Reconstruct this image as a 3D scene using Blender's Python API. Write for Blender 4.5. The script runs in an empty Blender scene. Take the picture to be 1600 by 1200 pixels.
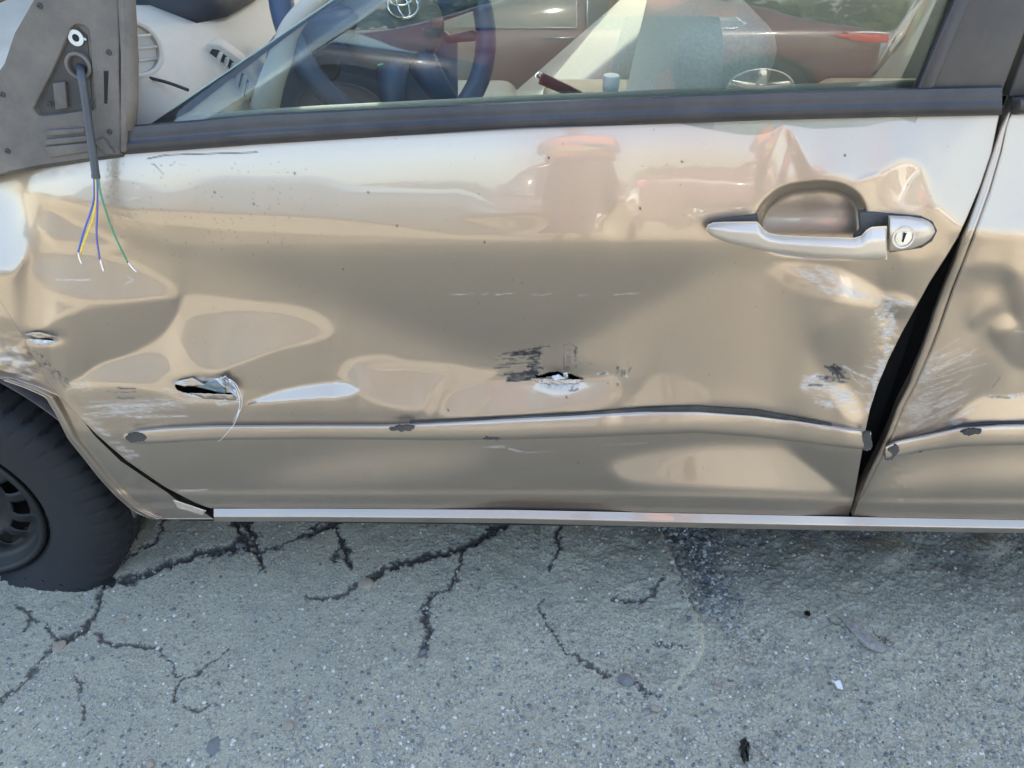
import bpy, bmesh, math, random
import numpy as np
from mathutils import Vector, Matrix

# ------------------------------------------------------------------ camera, sky, sun, exposure
scene = bpy.context.scene
col = scene.collection
CAM = np.array([0.0, -0.90, 1.24]); PITCH = 38.0; YAW = 1.0; FPX = 1209.0
cam_data = bpy.data.cameras.new('camera'); cam_ob = bpy.data.objects.new('camera', cam_data)
col.objects.link(cam_ob); scene.camera = cam_ob
cam_ob.location = CAM; cam_ob.rotation_euler = (math.radians(90 - PITCH), 0, math.radians(YAW))
cam_data.sensor_width = 36.0; cam_data.lens = 36.0 * FPX / 1600.0
cam_data.clip_start = 0.02; cam_data.clip_end = 2000.0
SUN_EL = 40.0; SUN_AZ = 68.0        # azimuth counter-clockwise from +X: the sun stands behind the car, towards its tail
sd = Vector((math.cos(math.radians(SUN_AZ)) * math.cos(math.radians(SUN_EL)),
             math.sin(math.radians(SUN_AZ)) * math.cos(math.radians(SUN_EL)), math.sin(math.radians(SUN_EL))))
world = bpy.data.worlds.new('World'); scene.world = world; world.use_nodes = True
wn = world.node_tree.nodes; wl = world.node_tree.links
sky = wn.new('ShaderNodeTexSky'); sky.sky_type = 'NISHITA'; sky.sun_disc = False
sky.sun_elevation = math.radians(SUN_EL); sky.sun_rotation = math.radians(90 - SUN_AZ)
sky.dust_density = 3.0; sky.air_density = 1.15; sky.ozone_density = 0.5; sky.altitude = 50
wl.new(sky.outputs[0], wn['Background'].inputs[0]); wn['Background'].inputs[1].default_value = 0.15
sun_data = bpy.data.lights.new('sun', 'SUN'); sun_data.energy = 2.2; sun_data.angle = math.radians(0.53)
sun_data.color = (1.0, 0.94, 0.84)
sun = bpy.data.objects.new('sun', sun_data); col.objects.link(sun)
sun.rotation_euler = (-sd).to_track_quat('-Z', 'Y').to_euler()
vs = scene.view_settings
scene.display_settings.display_device = 'sRGB'
vs.view_transform = 'Standard'; vs.look = 'None'; vs.gamma = 1.0; vs.use_curve_mapping = False
vs.exposure = 2.32
scene.render.engine = 'CYCLES'
scene.cycles.max_bounces = 8; scene.cycles.transparent_max_bounces = 16

# ------------------------------------------------------------------ helpers
random.seed(7); rng = np.random.default_rng(11)
R = math.radians
_cp, _sp = math.cos(R(PITCH)), math.sin(R(PITCH)); _cy, _sy = math.cos(R(YAW)), math.sin(R(YAW))

def ray(px, py):
    """direction through a photograph pixel (1600x1200)"""
    px = np.asarray(px, float); py = np.asarray(py, float)
    a = (px - 800.0) / FPX; b = (600.0 - py) / FPX
    f = _cp + _sp * b; u = -_sp + _cp * b
    return np.stack([a * _cy - f * _sy, a * _sy + f * _cy, u], -1)

def at(px, py, Y):
    d = ray(px, py); t = (Y - CAM[1]) / d[..., 1]
    return CAM + d * np.asarray(t)[..., None]

def atz(px, py, Z=0.0):
    d = ray(px, py); t = (Z - CAM[2]) / d[..., 2]
    return CAM + d * np.asarray(t)[..., None]

def tag(o, label=None, cat=None, group=None, kind=None):
    if label: o['label'] = label
    if cat: o['category'] = cat
    if group: o['group'] = group
    if kind: o['kind'] = kind
    return o

def empty(name, loc=(0, 0, 0)):
    o = bpy.data.objects.new(name, None); col.objects.link(o); o.location = loc; o.empty_display_size = 0.1
    return o

def link(name, me, mat=None, parent=None):
    o = bpy.data.objects.new(name, me); col.objects.link(o)
    if mat is not None and not me.materials: me.materials.append(mat)
    if parent is not None:
        o.parent = parent
        o.matrix_parent_inverse = parent_world(parent).inverted()
    return o

def parent_world(p):
    if p.parent is None: return p.matrix_basis.copy()
    return parent_world(p.parent) @ p.matrix_parent_inverse @ p.matrix_basis

def mesh(name, verts, faces, mat=None, parent=None, smooth=False, bevel=0.0, seg=2, sub=0, solid=0.0, weighted=False, auto=None):
    me = bpy.data.meshes.new(name)
    me.from_pydata([tuple(map(float, v)) for v in verts], [], [tuple(map(int, f)) for f in faces]); me.update()
    o = link(name, me, mat, parent)
    if solid:
        m = o.modifiers.new('solid', 'SOLIDIFY'); m.thickness = solid; m.offset = -1
    if bevel:
        m = o.modifiers.new('bevel', 'BEVEL'); m.width = bevel; m.segments = seg; m.limit_method = 'ANGLE'; m.angle_limit = R(35)
    if sub:
        m = o.modifiers.new('sub', 'SUBSURF'); m.levels = sub; m.render_levels = sub
    if smooth or bevel or sub:
        me.polygons.foreach_set('use_smooth', [True] * len(me.polygons))
        if auto is not None:
            me.set_sharp_from_angle(angle=R(auto))
    return o

def box(name, lo, hi, mat, parent=None, bevel=0.004, rot=None, seg=2):
    x0, y0, z0 = lo; x1, y1, z1 = hi
    c = np.array([(x0 + x1) / 2, (y0 + y1) / 2, (z0 + z1) / 2])
    v = np.array([(x, y, z) for x in (x0, x1) for y in (y0, y1) for z in (z0, z1)], float)
    if rot is not None:
        M = np.array(rot.to_3x3()); v = (v - c) @ M.T + c
    f = [(0, 1, 3, 2), (4, 6, 7, 5), (0, 4, 5, 1), (2, 3, 7, 6), (0, 2, 6, 4), (1, 5, 7, 3)]
    return mesh(name, v, f, mat, parent, bevel=bevel, seg=seg)

def prism(name, pts, n_off, mat, parent=None, bevel=0.0, seg=2, smooth=False):
    """closed polygon of 3D points extruded by vector n_off"""
    p = np.asarray(pts, float); n = len(p); q = p + np.asarray(n_off, float)
    v = np.vstack([p, q])
    f = [tuple(range(n)), tuple(range(2 * n - 1, n - 1, -1))] + [(i, n + i, n + (i + 1) % n, (i + 1) % n) for i in range(n)]
    o = mesh(name, v, f, mat, parent, bevel=bevel, seg=seg, smooth=smooth)
    bm = bmesh.new(); bm.from_mesh(o.data); bmesh.ops.recalc_face_normals(bm, faces=bm.faces); bm.to_mesh(o.data); bm.free()
    return o

def resample(p, n, closed=False):
    p = np.asarray(p, float)
    if closed: p = np.vstack([p, p[:1]])
    s = np.r_[0, np.cumsum(np.linalg.norm(np.diff(p, axis=0), axis=1))]
    t = np.linspace(0, s[-1], n + (1 if closed else 0))[:n]
    return np.stack([np.interp(t, s, p[:, k]) for k in range(p.shape[1])], -1)

def smooth_path(p, n, closed=False):
    """Catmull-Rom through the points, resampled evenly"""
    p = np.asarray(p, float); m = len(p); out = []
    rngi = range(m if closed else m - 1)
    for i in rngi:
        if closed: a, b, c, d = p[i - 1], p[i], p[(i + 1) % m], p[(i + 2) % m]
        else: a, b, c, d = p[max(i - 1, 0)], p[i], p[i + 1], p[min(i + 2, m - 1)]
        for t in np.linspace(0, 1, 12, endpoint=False):
            out.append(0.5 * (2 * b + (c - a) * t + (2 * a - 5 * b + 4 * c - d) * t * t + (3 * b - a - 3 * c + d) * t ** 3))
    if not closed: out.append(p[-1])
    return resample(out, n, closed)

def loft(name, rings, mat, parent=None, closed_ring=True, caps=True, smooth=True, close_path=False, auto=None):
    rings = np.asarray(rings, float); n, m = rings.shape[:2]
    v = rings.reshape(-1, 3); f = []
    for i in range(n if close_path else n - 1):
        i2 = (i + 1) % n
        for j in range(m if closed_ring else m - 1):
            j2 = (j + 1) % m
            f.append((i * m + j, i2 * m + j, i2 * m + j2, i * m + j2))
    if caps and closed_ring and not close_path:
        f.append(tuple(range(m - 1, -1, -1))); f.append(tuple((n - 1) * m + j for j in range(m)))
    o = mesh(name, v, f, mat, parent, smooth=smooth)
    bm = bmesh.new(); bm.from_mesh(o.data); bmesh.ops.recalc_face_normals(bm, faces=bm.faces); bm.to_mesh(o.data); bm.free()
    if auto is not None: o.data.set_sharp_from_angle(angle=R(auto))
    return o

def tube(name, pts, rad, mat, parent=None, seg=10, caps=True, close=False):
    p = np.asarray(pts, float); n = len(p)
    rad = np.broadcast_to(np.asarray(rad, float), (n,))
    T = (np.roll(p, -1, 0) - np.roll(p, 1, 0)) if close else np.gradient(p, axis=0)
    T /= np.linalg.norm(T, axis=1)[:, None] + 1e-12
    up = np.array([0, 0, 1.0]) if abs(T[0][2]) < 0.9 else np.array([1.0, 0, 0])
    rings = []; N = np.cross(T[0], up); N /= np.linalg.norm(N)
    for i in range(n):
        N = N - T[i] * (N @ T[i]); N /= np.linalg.norm(N) + 1e-12; B = np.cross(T[i], N)
        a = np.linspace(0, 2 * math.pi, seg, endpoint=False)
        rings.append(p[i] + rad[i] * (np.cos(a)[:, None] * N + np.sin(a)[:, None] * B))
    return loft(name, rings, mat, parent, caps=caps, close_path=close)

def lathe(name, prof, centre, axis, mat, parent=None, seg=48, smooth=True, auto=40, ref=(0, 0, 1)):
    """prof: list of (radius, height along axis); revolved round the axis at centre"""
    ax = Vector(axis).normalized(); rf = Vector(ref)
    if abs(ax.dot(rf)) > 0.95: rf = Vector((1, 0, 0))
    e1 = ax.cross(rf).normalized(); e2 = ax.cross(e1)
    e1, e2, ax, c = map(np.array, (e1, e2, ax, Vector(centre)))
    a = np.linspace(0, 2 * math.pi, seg, endpoint=False)
    rings = [c + ax * h + r * (np.cos(a)[:, None] * e1 + np.sin(a)[:, None] * e2) for r, h in prof]
    return loft(name, rings, mat, parent, caps=True, smooth=smooth, auto=auto)

# --- numpy noise
def vnoise(x, y, seed):
    r = np.random.default_rng(seed).random((256, 256))
    xi = np.floor(x).astype(int); yi = np.floor(y).astype(int); fx = x - xi; fy = y - yi
    fx = fx * fx * (3 - 2 * fx); fy = fy * fy * (3 - 2 * fy)
    g = lambda a, b: r[a % 256, b % 256]
    return (g(xi, yi) * (1 - fx) + g(xi + 1, yi) * fx) * (1 - fy) + (g(xi, yi + 1) * (1 - fx) + g(xi + 1, yi + 1) * fx) * fy

def fbm(x, y, seed, octaves=4, gain=0.5):
    s = 0; a = 1; tot = 0
    for k in range(octaves):
        s = s + a * (vnoise(x * 2 ** k + 17.3 * k, y * 2 ** k + 5.1 * k, seed + k) - 0.5); tot += a; a *= gain
    return s / tot

def in_poly(px, py, poly):
    poly = np.asarray(poly, float); inside = np.zeros(px.shape, bool); n = len(poly)
    for i in range(n):
        x0, y0 = poly[i]; x1, y1 = poly[(i + 1) % n]
        if y0 == y1: continue
        c = ((y0 > py) != (y1 > py)) & (px < (x1 - x0) * (py - y0) / (y1 - y0) + x0)
        inside ^= c
    return inside

def seg_dist(px, py, a, b):
    ax, ay = a; bx, by = b; dx, dy = bx - ax, by - ay
    t = np.clip(((px - ax) * dx + (py - ay) * dy) / (dx * dx + dy * dy + 1e-12), 0, 1)
    return np.hypot(px - ax - t * dx, py - ay - t * dy), t

def gauss(a, s):
    if s <= 0: return a
    r = int(3 * s) + 1; k = np.exp(-0.5 * (np.arange(-r, r + 1) / s) ** 2); k /= k.sum()
    b = np.pad(a, ((r, r), (0, 0)), mode='edge'); b = np.apply_along_axis(lambda v: np.convolve(v, k, 'valid'), 0, b)
    b = np.pad(b, ((0, 0), (r, r)), mode='edge'); return np.apply_along_axis(lambda v: np.convolve(v, k, 'valid'), 1, b)

# --- material helper
def mat_new(name):
    m = bpy.data.materials.new(name); m.use_nodes = True
    return m, m.node_tree.nodes, m.node_tree.links, m.node_tree.nodes['Principled BSDF']

def simple(name, colr, rough=0.5, metal=0.0, coat=0.0, spec=0.5, noise=0.0, nscale=60.0, bump=0.0, bscale=300.0, dust=0.0, dcol=(0.33, 0.29, 0.24), emit=None):
    m, n, l, b = mat_new(name)
    b.inputs['Base Color'].default_value = (*colr, 1); b.inputs['Roughness'].default_value = rough
    b.inputs['Metallic'].default_value = metal; b.inputs['Coat Weight'].default_value = coat
    b.inputs['Coat Roughness'].default_value = 0.04; b.inputs['Specular IOR Level'].default_value = spec
    tc = n.new('ShaderNodeTexCoord')
    last = None
    if noise:
        t = n.new('ShaderNodeTexNoise'); t.inputs['Scale'].default_value = nscale; t.inputs['Detail'].default_value = 6
        l.new(tc.outputs['Object'], t.inputs['Vector'])
        r = n.new('ShaderNodeMapRange'); r.inputs[1].default_value = 0.25; r.inputs[2].default_value = 0.75
        r.inputs[3].default_value = 1 - noise; r.inputs[4].default_value = 1 + noise
        l.new(t.outputs[0], r.inputs[0])
        mx = n.new('ShaderNodeMix'); mx.data_type = 'RGBA'; mx.blend_type = 'MULTIPLY'; mx.inputs[0].default_value = 1
        mx.inputs['A'].default_value = (*colr, 1); l.new(r.outputs[0], mx.inputs['B']); last = mx.outputs['Result']
        l.new(last, b.inputs['Base Color'])
    if dust:
        t = n.new('ShaderNodeTexNoise'); t.inputs['Scale'].default_value = 9; t.inputs['Detail'].default_value = 9; t.inputs['Roughness'].default_value = 0.7
        l.new(tc.outputs['Object'], t.inputs['Vector'])
        r = n.new('ShaderNodeMapRange'); r.inputs[1].default_value = 0.35; r.inputs[2].default_value = 0.7; r.inputs[4].default_value = dust
        l.new(t.outputs[0], r.inputs[0])
        mx = n.new('ShaderNodeMix'); mx.data_type = 'RGBA'; l.new(r.outputs[0], mx.inputs[0])
        if last: l.new(last, mx.inputs['A'])
        else: mx.inputs['A'].default_value = (*colr, 1)
        mx.inputs['B'].default_value = (*dcol, 1); l.new(mx.outputs['Result'], b.inputs['Base Color'])
        rr = n.new('ShaderNodeMapRange'); rr.inputs[3].default_value = rough; rr.inputs[4].default_value = 0.9
        l.new(r.outputs[0], rr.inputs[0]); l.new(rr.outputs[0], b.inputs['Roughness'])
    if bump:
        t = n.new('ShaderNodeTexNoise'); t.inputs['Scale'].default_value = bscale; t.inputs['Detail'].default_value = 4
        l.new(tc.outputs['Object'], t.inputs['Vector'])
        bp = n.new('ShaderNodeBump'); bp.inputs['Strength'].default_value = bump; bp.inputs['Distance'].default_value = 0.002
        l.new(t.outputs[0], bp.inputs['Height']); l.new(bp.outputs[0], b.inputs['Normal'])
    return m
# ------------------------------------------------------------------ the beaten door skins: tilt of the sheet metal, integrated into a surface
GX0, GX1, GY0, GY1, GS = -260, 1980, 140, 872, 1.6
gx = np.arange(GX0, GX1 + .5, GS, dtype=float); gy = np.arange(GY0, GY1 + .5, GS, dtype=float)
PX, PY = np.meshgrid(gx, gy)

def curve(pts):
    p = np.asarray(pts, float)
    return lambda t: np.interp(t, p[:, 0], p[:, 1])

TOP = curve([(-260, 304), (0, 272), (100, 256), (190, 241), (400, 225), (600, 213), (800, 203), (1000, 194), (1200, 187), (1400, 182), (1565, 179), (1980, 166)])
BOT = curve([(-260, 790), (335, 794), (500, 794), (800, 796), (1100, 802), (1330, 807), (1600, 812), (1980, 818)])
FRONT_L = curve([(240, -30), (320, -28), (420, -16), (470, 0), (530, 38), (560, 53), (600, 77), (640, 112), (680, 152), (720, 198), (760, 256), (785, 304), (797, 336), (872, 336)])
FRONT_R = curve([(140, 1570), (178, 1562), (240, 1549), (290, 1532), (340, 1511), (372, 1496), (400, 1479), (440, 1453), (480, 1431), (520, 1409), (560, 1389), (600, 1372), (640, 1359), (670, 1353), (700, 1348), (740, 1341), (775, 1335), (806, 1326), (872, 1318)])
REAR_L = curve([(140, 1596), (175, 1582), (200, 1575), (240, 1567), (300, 1550), (350, 1532), (400, 1512), (450, 1492), (500, 1475), (520, 1468), (560, 1452), (600, 1434), (640, 1413), (680, 1397), (712, 1382), (750, 1362), (780, 1345), (806, 1332), (872, 1320)])

TV = (PY - TOP(PX)) / (BOT(PX) - TOP(PX))
# c = what the clear coat sees: 0..1 the shaded ground, 1..2 the sunlit ground, 2..3 the cars opposite, 3..4 the sky
def base_c(px, py):
    top = TOP(px)
    cr = np.interp(px, [0, 200, 1100, 1480, 1980], [360, 378, 377, 362, 350])
    u = np.clip((py - top) / (cr - top), 0, 1)
    up = np.interp(u, [0, .2, .45, .75, .93, 1], [3.45, 3.1, 2.75, 2.35, 1.95, 1.15])
    upr = np.interp(u, [0, .5, .8, .95, 1], [3.45, 3.35, 3.15, 2.4, 1.2])
    w = np.clip((px - 1130) / 160, 0, 1); up = up * (1 - w) + upr * w
    mo = np.interp(px, [0, 330, 600, 780, 1000, 1180, 1360, 1600], [672, 674, 672, 666, 655, 660, 682, 672])
    v = np.clip((py - cr) / (mo - cr), 0, 1)
    mid = np.interp(v, [0, .08, .25, .5, .75, 1], [.72, .38, .28, .45, .62, .62])
    lo = np.interp((py - mo) / (BOT(px) - mo), [0, .3, .75, .80, .84, 1], [.25, .12, .05, .95, -.02, .0])
    return np.where(py < cr, up, np.where(py < mo, mid, lo))

CM = gauss(base_c(PX, PY), 1.6)
def paint(val, sig, poly):
    global CM
    P = smooth_path(np.asarray(poly, float), 120, closed=True)
    x0, y0 = P.min(0) - 4 * sig - 4; x1, y1 = P.max(0) + 4 * sig + 4
    i0, i1 = np.searchsorted(gy, [y0, y1]); j0, j1 = np.searchsorted(gx, [x0, x1])
    m = in_poly(PX[i0:i1, j0:j1], PY[i0:i1, j0:j1], P).astype(float)
    m = gauss(m, sig / GS)
    CM[i0:i1, j0:j1] = CM[i0:i1, j0:j1] * (1 - m) + val * m

# broad tone of the crushed middle
paint(.74, 18, [(180, 395), (330, 430), (600, 520), (780, 590), (760, 640), (300, 640), (90, 640), (100, 440)])
paint(-.25, 15, [(330, 392), (620, 392), (1000, 392), (1130, 396), (1060, 440), (960, 490), (880, 540), (820, 556), (720, 540), (560, 480), (420, 430)])
paint(.88, 10, [(1160, 404), (1220, 410), (1290, 470), (1330, 540), (1320, 600), (1200, 625), (1000, 590), (900, 556), (980, 500), (1080, 446)])
paint(.0, 12, [(1110, 410), (1240, 408), (1330, 430), (1400, 420), (1470, 380), (1420, 450), (1390, 480), (1300, 450), (1200, 420)])
# the long light strip over the crease
paint(1.72, 2, [(95, 306), (190, 324), (330, 332), (470, 338), (600, 350), (745, 372), (600, 369), (430, 359), (300, 352), (190, 337)])
paint(.80, 2, [(90, 314), (190, 340), (330, 355), (470, 363), (740, 375), (740, 379), (430, 379), (210, 378), (130, 350)])
paint(1.55, 3, [(715, 341), (800, 336), (852, 338), (850, 358), (800, 362), (750, 352)])
paint(1.6, 5, [(950, 335), (970, 315), (990, 328), (985, 355), (960, 362)])
# nose end of the door
paint(3.55, 9, [(-120, 300), (30, 305), (44, 340), (50, 400), (42, 430), (0, 432), (-120, 420)])
paint(1.6, 3, [(42, 306), (80, 308), (130, 330), (80, 330), (62, 345), (80, 385), (100, 398), (60, 402), (48, 380)])
paint(2.12, 3, [(64, 338), (110, 348), (190, 378), (150, 386), (92, 380), (72, 362)])
paint(.10, 6, [(78, 318), (150, 332), (260, 378), (340, 392), (230, 396), (160, 364), (110, 342)])
paint(1.6, 3, [(90, 374), (170, 384), (190, 390), (130, 396), (98, 388)])
paint(1.75, 2.5, [(40, 404), (90, 392), (170, 398), (240, 426), (284, 458), (250, 472), (160, 474), (90, 462), (30, 440)])
paint(2.12, 2.5, [(50, 410), (100, 401), (165, 405), (226, 430), (270, 455), (262, 462), (200, 467), (140, 464), (90, 450), (58, 430)])
paint(1.65, 4, [(-60, 438), (20, 436), (70, 458), (130, 478), (105, 492), (72, 512), (45, 530), (20, 500), (-60, 470)])
paint(.15, 4, [(74, 510), (110, 490), (180, 476), (262, 466), (284, 468), (278, 492), (250, 525), (190, 560), (120, 596), (96, 600), (80, 560)])
paint(1.72, 2.5, [(290, 462), (380, 470), (470, 480), (512, 500), (520, 520), (500, 532), (430, 548), (350, 576), (326, 588), (290, 588), (262, 612), (190, 602), (118, 604), (110, 598), (180, 566), (248, 532), (278, 492)])
paint(2.12, 2.2, [(276, 522), (284, 500), (310, 490), (360, 487), (430, 489), (478, 499), (502, 514), (492, 530), (440, 543), (372, 568), (326, 582), (294, 556)])
paint(2.12, 2.2, [(134, 592), (156, 570), (205, 556), (246, 553), (262, 560), (268, 584), (258, 600), (200, 597)])
paint(.42, 6, [(100, 612), (240, 610), (280, 628), (380, 640), (420, 640), (700, 645), (690, 660), (200, 672), (150, 655)])
# bright sliver behind the tear
paint(3.6, 2.0, [(384, 629), (430, 612), (480, 601), (532, 596), (566, 606), (540, 620), (480, 624), (430, 628)])
paint(.45, 2, [(380, 626), (430, 608), (480, 597), (530, 592), (532, 595), (480, 600), (430, 611), (386, 628)])
# rippled metal over the moulding
paint(2.14, 3, [(534, 585), (545, 566), (600, 556), (640, 566), (730, 576), (700, 596), (680, 625), (650, 640), (590, 630), (560, 610)])
paint(1.6, 2.5, [(530, 586), (540, 566), (580, 556), (606, 557), (560, 566), (545, 580), (540, 590)])
paint(1.6, 2.5, [(572, 572), (620, 566), (690, 568), (742, 578), (700, 584), (650, 576), (600, 574)])
paint(1.7, 3, [(742, 578), (778, 582), (740, 600), (700, 610), (680, 640), (672, 648), (664, 640), (676, 612), (700, 590)])
paint(2.14, 3, [(688, 640), (700, 614), (740, 600), (800, 596), (850, 602), (920, 596), (962, 588), (960, 616), (920, 632), (850, 642), (760, 648), (700, 650)])
paint(1.6, 2, [(732, 642), (750, 626), (774, 618), (756, 634), (744, 646)])
paint(1.6, 2.5, [(880, 640), (920, 630), (956, 616), (952, 590), (962, 592), (966, 620), (930, 640)])
paint(3.3, 5, [(838, 600), (870, 594), (910, 600), (890, 616), (860, 616)])
paint(1.55, 3.5, [(985, 642), (1000, 610), (1020, 588), (1060, 588), (1100, 606), (1128, 630), (1110, 638)])
paint(1.0, 9, [(1100, 600), (1180, 612), (1230, 640), (1180, 645), (1100, 632)])
# rear edge of the front door: scuffed ridges
paint(1.7, 4, [(1210, 414), (1270, 411), (1330, 428), (1400, 468), (1390, 482), (1320, 472), (1262, 460), (1232, 440)])
paint(2.25, 3, [(1224, 416), (1270, 414), (1312, 424), (1352, 450), (1356, 466), (1300, 462), (1266, 450), (1244, 434)])
paint(1.45, 3, [(1232, 436), (1255, 450), (1290, 455), (1280, 462), (1245, 455)])
paint(-.05, 10, [(1270, 520), (1340, 490), (1350, 560), (1310, 600), (1280, 570)])
paint(1.1, 6, [(1370, 480), (1400, 475), (1395, 560), (1370, 640), (1345, 640), (1365, 560)])
paint(1.5, 5, [(1310, 600), (1330, 612), (1350, 650), (1330, 655), (1305, 625)])
paint(-.4, 6, [(1010, 640), (1100, 632), (1200, 640), (1280, 660), (1200, 662), (1100, 650)])
# round the handle
paint(1.5, 8, [(1090, 345), (1180, 330), (1200, 300), (1250, 282), (1320, 284), (1350, 310), (1470, 330), (1478, 370), (1450, 400), (1400, 398), (1390, 340), (1340, 330), (1180, 345), (1110, 372)])
paint(2.15, 5, [(1290, 282), (1330, 284), (1380, 268), (1410, 252), (1440, 262), (1450, 300), (1445, 328), (1400, 330), (1360, 322), (1330, 296)])
paint(3.9, 2, [(1330, 284), (1360, 276), (1376, 268), (1362, 270), (1340, 278)])
paint(2.5, 5, [(1408, 322), (1415, 285), (1435, 266), (1446, 290), (1440, 325)])
paint(2.6, 3, [(1192, 290), (1210, 240), (1222, 200), (1230, 206), (1222, 250), (1206, 300)])
paint(2.6, 3, [(1240, 280), (1238, 240), (1226, 204), (1240, 214), (1256, 246), (1268, 268), (1262, 276)])
paint(1.35, 3, [(1386, 455), (1410, 458), (1432, 470), (1428, 478), (1404, 472)])
paint(-.3, 4, [(1380, 470), (1410, 476), (1430, 482), (1410, 500), (1385, 490)])
paint(1.3, 5, [(1196, 424), (1224, 420), (1262, 452), (1240, 452)])
# under the moulding
paint(1.2, 7, [(960, 720), (1080, 698), (1180, 694), (1230, 702), (1310, 766), (1200, 768), (1080, 762), (980, 752)])
paint(-.3, 4, [(1240, 700), (1300, 706), (1342, 710), (1334, 768), (1318, 768), (1270, 730)])
paint(.75, 16, [(560, 700), (760, 700), (700, 740), (500, 758), (400, 750)])
# rear door
paint(3.25, 6, [(1540, 180), (1990, 160), (1990, 340), (1520, 362)])
paint(1.1, 8, [(1516, 378), (1990, 352), (1990, 420), (1600, 425), (1500, 420)])
paint(-.25, 5, [(1502, 430), (1520, 416), (1556, 414), (1586, 428), (1600, 450), (1580, 448), (1540, 440)])
paint(.9, 6, [(1480, 470), (1530, 450), (1575, 452), (1560, 480), (1520, 510), (1500, 560), (1450, 590), (1460, 520)])
paint(-.25, 5, [(1575, 455), (1602, 460), (1640, 500), (1600, 520), (1580, 500)])
paint(-.25, 5, [(1512, 505), (1545, 480), (1560, 484), (1530, 512), (1520, 520)])
paint(1.5, 4, [(1550, 500), (1572, 490), (1590, 505), (1570, 520), (1552, 516)])
paint(-.25, 5, [(1545, 522), (1590, 516), (1650, 520), (1640, 570), (1590, 575), (1560, 548)])
paint(.35, 6, [(1440, 600), (1520, 560), (1570, 580), (1530, 620), (1480, 665), (1410, 690), (1420, 640)])
paint(1.55, 3, [(1486, 660), (1530, 622), (1600, 618), (1990, 600), (1990, 650), (1600, 662), (1520, 664)])
paint(.3, 3, [(1380, 735), (1440, 708), (1440, 722), (1360, 772), (1350, 772)])
paint(.85, 12, [(1362, 772), (1440, 722), (1560, 705), (1990, 690), (1990, 740), (1500, 760)])

LS = 1.42; LCAR = np.interp(PX, [-260, 620, 800, 1980], [3.0, 3.0, 4.3, 4.3])
_r = ray(PX, PY); E_V = np.degrees(np.arctan2(_r[..., 2], _r[..., 1])); P0 = at(PX, PY, np.zeros_like(PX)); ZZ = P0[..., 2]
E0 = E_V - 18; E1 = -np.degrees(np.arctan2(ZZ, LS)); E2 = -np.degrees(np.arctan2(np.maximum(ZZ - .2, 0.02), LCAR)); E3 = np.degrees(np.arctan2(1.40 - ZZ, LCAR + .6)); E4 = np.full_like(E3, 50.)
def c_to_tilt(C):
    E = np.where(C < 1, E0 + (E1 - E0) * C, np.where(C < 2, E1 + (E2 - E1) * (C - 1), np.where(C < 3, E2 + (E3 - E2) * (C - 2), E3 + (E4 - E3) * (C - 3))))
    return (E - E_V) / 2
TILT = np.clip(c_to_tilt(CM), -24, 34)

def integrate(tilt, lam=0.05):
    c = _r[..., 2] / _r[..., 1]; cp = np.gradient(c, GS, axis=0); tt = np.tan(np.radians(tilt))
    g = (tt * cp * (0 - CAM[1]) / (1 - tt * c)) * GS              # change of depth per grid row
    g = 0.5 * (g[1:] + g[:-1])
    rhs = np.zeros_like(c); rhs[1:] += g; rhs[:-1] -= g
    n, m = rhs.shape
    ext = np.block([[rhs, rhs[:, ::-1]], [rhs[::-1], rhs[::-1, ::-1]]])
    k = 2 - 2 * np.cos(np.pi * np.arange(2 * n) / n); q = 2 - 2 * np.cos(np.pi * np.arange(2 * m) / m)
    den = k[:, None] + lam * q[None, :]; den[0, 0] = 1
    F = np.fft.fft2(ext) / den; F[0, 0] = 0
    return np.real(np.fft.ifft2(F))[:n, :m]
YF = integrate(TILT)
YF -= np.interp(0.25, [0, 1], [0, 0]) + YF[np.abs(TV - 0.32) < 0.05].mean()
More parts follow.
